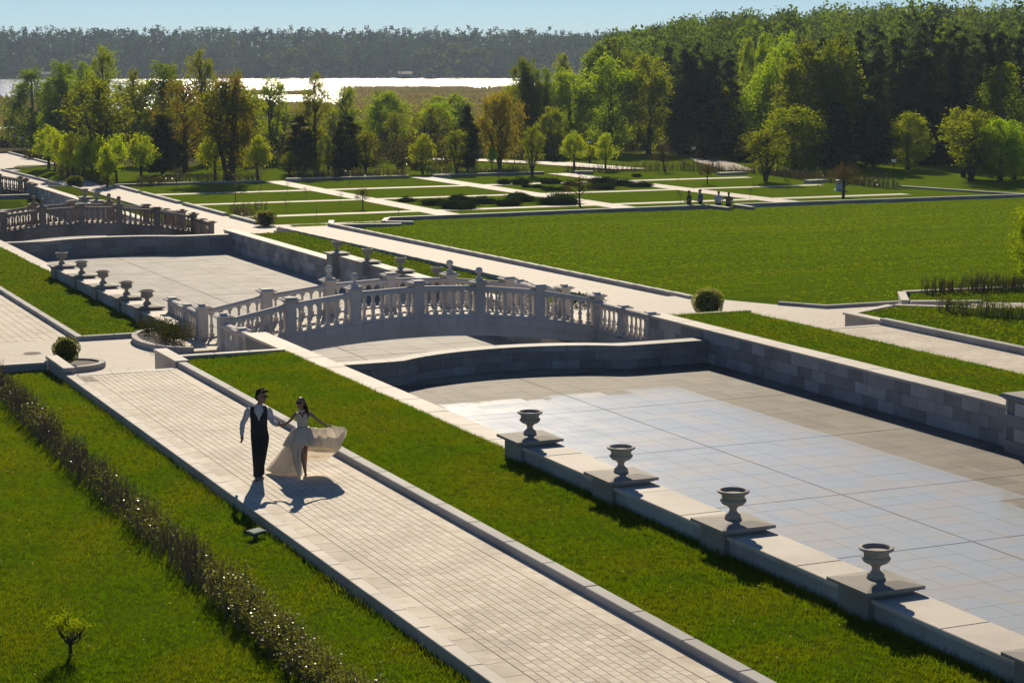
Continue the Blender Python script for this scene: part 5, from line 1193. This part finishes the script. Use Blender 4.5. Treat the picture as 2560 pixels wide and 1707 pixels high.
# ---- bride
az=math.atan2(12.04,36.6); b=empty('person',(12.04,36.62,0),-az,'person in a flowing ivory strapless gown and sunglasses holding up the train','person')
mb=MB(); f,R=head(mb,(-.082,-.03,1.505),-.35,1.02,-.12)
mb.tube([(-.04,.02,1.27),(-.045,.015,1.35),(-.07,.0,1.44)],[(.055,.05),(.045,.045),(.045,.047)],10)
mb.tube([(-.045,.02,.95),(-.045,.02,1.06),(-.04,.02,1.18),(-.04,.02,1.26),(-.04,.02,1.315),(-.042,.02,1.345)],[(.12,.09),(.098,.078),(.118,.09),(.135,.085),(.13,.065),(.06,.05)],14)
mb.tube([(-.15,.02,1.315),(-.20,.02,1.27),(-.275,.0,1.175),(-.335,-.03,1.13),(-.40,-.06,1.095)],[.042,.037,.03,.027,.02],8); hand(mb,(-.40,-.06,1.095),(-1,-.25,-.02),(0,.2,1),.7,.86)
mb.tube([(.08,.02,1.32),(.13,.02,1.28),(.26,.0,1.165),(.35,-.02,1.10),(.445,-.04,1.045)],[.042,.037,.03,.027,.02],8); hand(mb,(.445,-.04,1.045),(1,-.1,.02),(.1,-1,.2),.55,.86)
mb.tube([(-.085,.0,.92),(-.09,-.06,.75),(-.065,-.13,.50),(-.03,-.08,.28),(.0,-.03,.07)],[.075,.068,.05,.042,.026],10); mb.tube([(.0,-.02,.06),(.005,-.08,.05),(.01,-.16,.025)],[.026,.028,.02],8)
mb.tube([(.03,.03,.92),(.02,.05,.72),(.0,.10,.48),(.0,.22,.28),(.0,.30,.12)],[.075,.066,.048,.04,.026],10); mb.tube([(.0,.30,.11),(.0,.27,.07),(.0,.2,.03)],[.026,.028,.02],8)
fuse(mb.build('body',M['skin2'],b),.0085,3)
def im(px,py,y): return ((px-880)*.00203,y,(1020-py)*.00207)
# bodice with a V neckline
V=[];F=[];rows=[(1.0,.118,.095),(1.06,.108,.09),(1.13,.116,.098),(1.2,.128,.108),(1.26,.133,.108),(1.30,.128,.10)];na_=32
for k,(z,a,bb) in enumerate(rows):
    for i in range(na_):
        th=-PI/2+2*PI*i/na_; x=a*math.cos(th); fr=max(0,-math.sin(th)); zz_=z
        if k>=4: zz_=z+fr*(.03*math.sin(min(1,abs(x)/.07)*PI/2)*(1 if k==5 else .4)-.085*math.exp(-(x/.035)**2)*(1 if k==5 else .6))-(1-fr)*.04*(k-3)*.5
        V.append((-.043+x,.02+bb*math.sin(th),zz_))
for k in range(len(rows)-1):
    for i in range(na_): j=(i+1)%na_; F.append((k*na_+i,k*na_+j,(k+1)*na_+j,(k+1)*na_+i))
o=MB().add(V,F).build('bodice',M['satin'],b,True); o.modifiers.new('thick','SOLIDIFY').thickness=.008
def patch(ctrl,nu=26,nv=22,wr=.012,ph=0,fu=7,along='u'):
    B=lambda t:(( 1-t)**3,3*t*(1-t)**2,3*t*t*(1-t),t**3); V=[];F=[]
    for i in range(nu+1):
        for j in range(nv+1):
            u,v=i/nu,j/nv; bu,bv=B(u),B(v); p=Vector((0,0,0))
            for q in range(4):
                for r in range(4): p+=Vector(ctrl[q][r])*bu[q]*bv[r]
            s=v if along=='u' else u; e=math.sin(PI*min(1,u*1.15))*math.sin(PI*min(1,v*1.0)*.9+.1)
            p.y+=wr*e*(math.sin(fu*s*6.28+ph+2.2*(u if along=='u' else v))+.5*math.sin(fu*1.9*s*6.28+ph*2+3*u)); V.append(p)
    for i in range(nu):
        for j in range(nv): a=i*(nv+1)+j; F.append((a,a+1,a+nv+2,a+nv+1))
    return V,F
def sheetpart(name,ctrl,**k):
    V,F=patch(ctrl,**k); o=MB().add(V,F).build(name,M['satin'],b,True); o.modifiers.new('thick','SOLIDIFY').thickness=.006; return o
# hip flounce
V=[];F=[];na_=64;nr=10
for k in range(nr+1):
    s=k/nr
    for i in range(na_):
        th=-PI/2+2*PI*i/na_; fr=max(0,-math.sin(th)); lf=max(0,-math.cos(th)); rt_=max(0,math.cos(th))
        rx=.108+s**.75*(.17+.08*lf+.02*rt_); ry=.09+s**.75*.16; fold=1+.13*s*math.sin(th*9+1)+.09*s*math.sin(th*14)
        drop=(.30-.06*fr*(1+math.cos(th*3))*.5+.05*lf+.012*math.sin(th*9))
        V.append((-.045+rx*fold*math.cos(th),.02+ry*fold*math.sin(th),1.03-drop*s-.05*s*s+.03*math.sin(PI*s)))
for k in range(nr):
    for i in range(na_): j=(i+1)%na_; F.append((k*na_+i,k*na_+j,(k+1)*na_+j,(k+1)*na_+i))
o=MB().add(V,F).build('hip_flounce',M['satin'],b,True); o.modifiers.new('thick','SOLIDIFY').thickness=.006
# short underskirt over the thighs
V=[];F=[]
for k in range(7):
    s=k/6
    for i in range(48):
        th=-PI/2+2*PI*i/48; fr=max(0,-math.sin(th)); r=.13+.09*s; fold=1+.06*s*math.sin(th*9)
        V.append((-.045+r*1.15*fold*math.cos(th),.02+r*fold*math.sin(th),.95-(.26+.12*max(0,-math.cos(th)))*s))
for k in range(6):
    for i in range(48): j=(i+1)%48; F.append((k*48+i,k*48+j,(k+1)*48+j,(k+1)*48+i))
MB().add(V,F).build('underskirt',M['satin'],b,True).modifiers.new('thick','SOLIDIFY').thickness=.006
# left train reaching the ground, front panel, right billow and lower panel
sheetpart('train',[[im(760,640,.0),im(790,690,-.06),im(810,740,-.06),im(815,760,.02)],[im(690,720,.12),im(720,800,.0),im(770,860,-.05),im(810,880,.05)],[im(600,860,.30),im(640,920,.15),im(720,950,.02),im(800,960,.12)],[im(480,985,.42),im(560,1012,.22),im(690,1005,.05),im(830,985,.18)]],wr=.035,ph=1,fu=3)
sheetpart('train',[[im(700,680,.1),im(740,640,.2),im(800,640,.28),im(860,640,.3)],[im(650,780,.3),im(700,760,.42),im(780,760,.5),im(860,780,.48)],[im(560,900,.5),im(640,880,.62),im(740,890,.66),im(840,880,.6)],[im(475,990,.46),im(580,985,.72),im(720,960,.8),im(850,940,.7)]],wr=.02,ph=2,fu=3)
sheetpart('front_panel',[[im(725,660,-.12),im(760,640,-.17),im(820,660,-.19),im(880,690,-.17)],[im(735,770,-.12),im(765,800,-.2),im(800,770,-.22),im(815,740,-.2)],[im(760,890,-.1),im(770,910,-.19),im(800,880,-.2),im(835,850,-.16)],[im(805,985,-.1),im(800,1015,-.17),im(835,1015,-.18),im(855,970,-.13)]],wr=.03,ph=.5,fu=3)
sheetpart('billow',[[im(920,525,.0),im(925,600,-.14),im(925,660,-.16),im(930,712,-.08)],[im(1030,545,.02),im(1020,600,-.12),im(1010,680,-.16),im(1010,715,-.05)],[im(1105,560,.02),im(1120,600,-.14),im(1130,690,-.18),im(1120,740,-.06)],[im(1146,505,-.06),im(1190,600,-.16),im(1240,700,-.14),im(1225,752,-.04)]],wr=.04,ph=.4,fu=3,along='v')
sheetpart('billow',[[im(1146,505,-.06),im(1180,560,-.12),im(1215,660,-.14),im(1225,752,-.04)],[im(1200,535,-.02),im(1230,580,-.06),im(1240,660,-.08),im(1235,745,-.02)],[im(1262,535,.08),im(1275,570,.05),im(1265,650,.03),im(1245,720,.04)],[im(1282,556,.18),im(1312,590,.16),im(1290,655,.14),im(1252,690,.12)]],wr=.012,ph=.4,fu=2,along='v')
sheetpart('train',[[im(890,720,.18),im(880,790,.3),im(880,860,.38),im(872,898,.42)],[im(980,700,.12),im(980,790,.34),im(975,880,.42),im(960,915,.46)],[im(1100,730,.04),im(1090,800,.32),im(1060,880,.44),im(1030,915,.48)],[im(1232,745,-.02),im(1200,790,.16),im(1150,860,.34),im(1080,912,.44)]],wr=.04,ph=1.5,fu=3)
sheetpart('train',[[im(900,560,.1),im(890,650,.2),im(885,720,.26),im(880,790,.3)],[im(1020,560,.14),im(1000,640,.26),im(990,720,.32),im(980,790,.36)],[im(1130,560,.14),im(1120,640,.3),im(1110,720,.36),im(1095,800,.36)],[im(1280,560,.18),im(1280,640,.22),im(1255,700,.24),im(1200,790,.2)]],wr=.02,ph=2.5,fu=2)
mb=MB()
mb.ell(f(0,.03,.06),(.080,.092,.078),14,10,R); mb.ell(f(0,.075,.0),(.07,.05,.07),12,8,R)
mb.tube([f(.03,.09,.02),f(.07,.11,-.08),f(.10,.10,-.17),f(.125,.08,-.25),f(.13,.07,-.30)],[(.05,.04),(.05,.04),(.045,.035),(.03,.025),(.008,.008)],10)
mb.tube([f(.06,.06,.04),f(.095,.07,-.06),f(.115,.06,-.15),f(.14,.05,-.22)],[(.03,.03),(.032,.03),(.025,.02),(.006,.006)],8)
mb.build('hair',M['hair'],b,True); sunglasses(f,R,1.02,b)
nk=MB()
for k in range(20):
    th=2*PI*k/20; nk.ell((-.05+.058*math.cos(th),.012+.056*math.sin(th),1.372-.018*math.sin(th+PI)*0-.012*max(0,-math.sin(th))),(.011,.011,.014),6,4)
nk.ell((-.052,-.062,1.335),(.009,.006,.02),6,4); nk.build('necklace',M['pearl'],b,True)
sh=MB(); sh.tube([(.0,.0,.035),(.005,-.07,.04),(.01,-.14,.025),(.012,-.19,.018)],[(.028,.03),(.03,.022),(.03,.016),(.012,.01)],8); sh.tube([(.0,.02,.0),(.0,.02,.06)],.007,6); sh.build('shoe',M['pearl'],b,True)
# ---- bystanders behind the meadow wall
def bystander(x,y,z,label,yaw,top,bottom,cap=None,jacket_arm=False,h=1.75):
    t=empty('person',(x,y,z),yaw,label,'person'); k=h/1.75; t.scale=(k*1.15,k*1.15,k)
    mb=MB(); f,R=head(mb,(0,-.02,1.60),.2,1); mb.tube([(0,.02,1.38),(0,.0,1.52)],[.06,.055],8)
    mb.tube([(0,.02,.9),(0,.02,1.1),(0,.02,1.3),(0,.02,1.41)],[(.15,.11),(.15,.12),(.19,.12),(.08,.07)],12)
    for sx in(-1,1):
        el=(sx*.26,.02,1.14); wr=(sx*.24,-.16,.98) if not(jacket_arm and sx>0) else (.36,-.12,1.36)
        if jacket_arm and sx>0: el=(.33,.03,1.30)
        mb.tube([(sx*.18,.02,1.37),el,wr],[.05,.042,.03],8); d=Vector(wr)-Vector(el); hand(mb,wr,d,(0,-1,.3),.4,1)
        mb.tube([(sx*.09,.02,.92),(sx*.10,-.01,.5),(sx*.10,.03,.08)],[.09,.06,.045],8); mb.tube([(sx*.10,.06,.05),(sx*.1,-.12,.035)],[.04,.035],8)
    fuse(mb.build('body',M['skin'],t),.014,2)
    mb=MB(); mb.tube([(0,.02,.86),(0,.02,1.1),(0,.02,1.3),(0,.02,1.40),(0,.02,1.45)],[(.19,.15),(.185,.15),(.215,.145),(.17,.11),(.07,.07)],12)
    for sx in(-1,1):
        el=(sx*.26,.02,1.14)
        if jacket_arm and sx>0: el=(.33,.03,1.30); mb.tube([(.18,.02,1.38),el,(.36,-.10,1.35)],[.075,.065,.055],8)
        else: mb.tube([(sx*.18,.02,1.38),(sx*.24,.02,1.22),el],[.075,.068,.06],8)
    fuse(mb.build('shirt',top,t),.016,2)
    mb=MB(); mb.tube([(0,.02,.95),(0,.02,.84)],[(.175,.14),(.17,.13)],12)
    for sx in(-1,1): mb.tube([(sx*.09,.02,.88),(sx*.10,-.01,.5),(sx*.10,.03,.06)],[.11,.085,.075],8)
    fuse(mb.build('trousers',bottom,t),.016,2)
    mb=MB(); mb.ell(f(0,.025,.06),(.085,.1,.085),12,8,R)
    if cap: mb.ell(f(0,-.09,.07),(.07,.07,.012),10,5,R); mb.build('cap',cap,t,True)
    else: mb.ell(f(0,.07,.0),(.075,.05,.08),10,7,R); mb.build('hair',M['hair'],t,True)
    return t
tm=M['trouser']
bystander(68.9,120.9,-2.78,'person in a dark green shirt walking behind the meadow wall',-1.9,cloth('green_shirt',(.02,.05,.035)),tm,None,False,1.78)
bystander(69.95,121.1,-2.78,'person in a blue shirt and dark cap behind the meadow wall',-1.9,cloth('blue_shirt',(.06,.11,.24)),tm,M['vest'],False,1.82)
bystander(71.05,119.75+.6,-2.78,'person in a white shirt leaning against the one in tan at the stair gap',-.3,cloth('white_tee',(.6,.62,.66)),tm,None,False,1.7)
bystander(71.25,119.3,-2.72,'person in a tan jacket with an arm raised at the stair gap',2.6,cloth('tan_jacket',(.22,.15,.09)),tm,None,True,1.62)
# ------------------------------------------------------------------ haze
hz=MB().box(-900,1900,-60,2600,-7.5,42).build('haze',None); n=N('haze_air'); pv=n.n('ShaderNodeVolumePrincipled'); pv.inputs['Color'].default_value=(.60,.77,1,1); pv.inputs['Density'].default_value=HAZE; pv.inputs['Anisotropy'].default_value=.3; n.l(pv.outputs[0],n.out.inputs['Volume']); hz.data.materials.append(n.m); stuff(hz,'thin blue haze over the park and lake','haze')
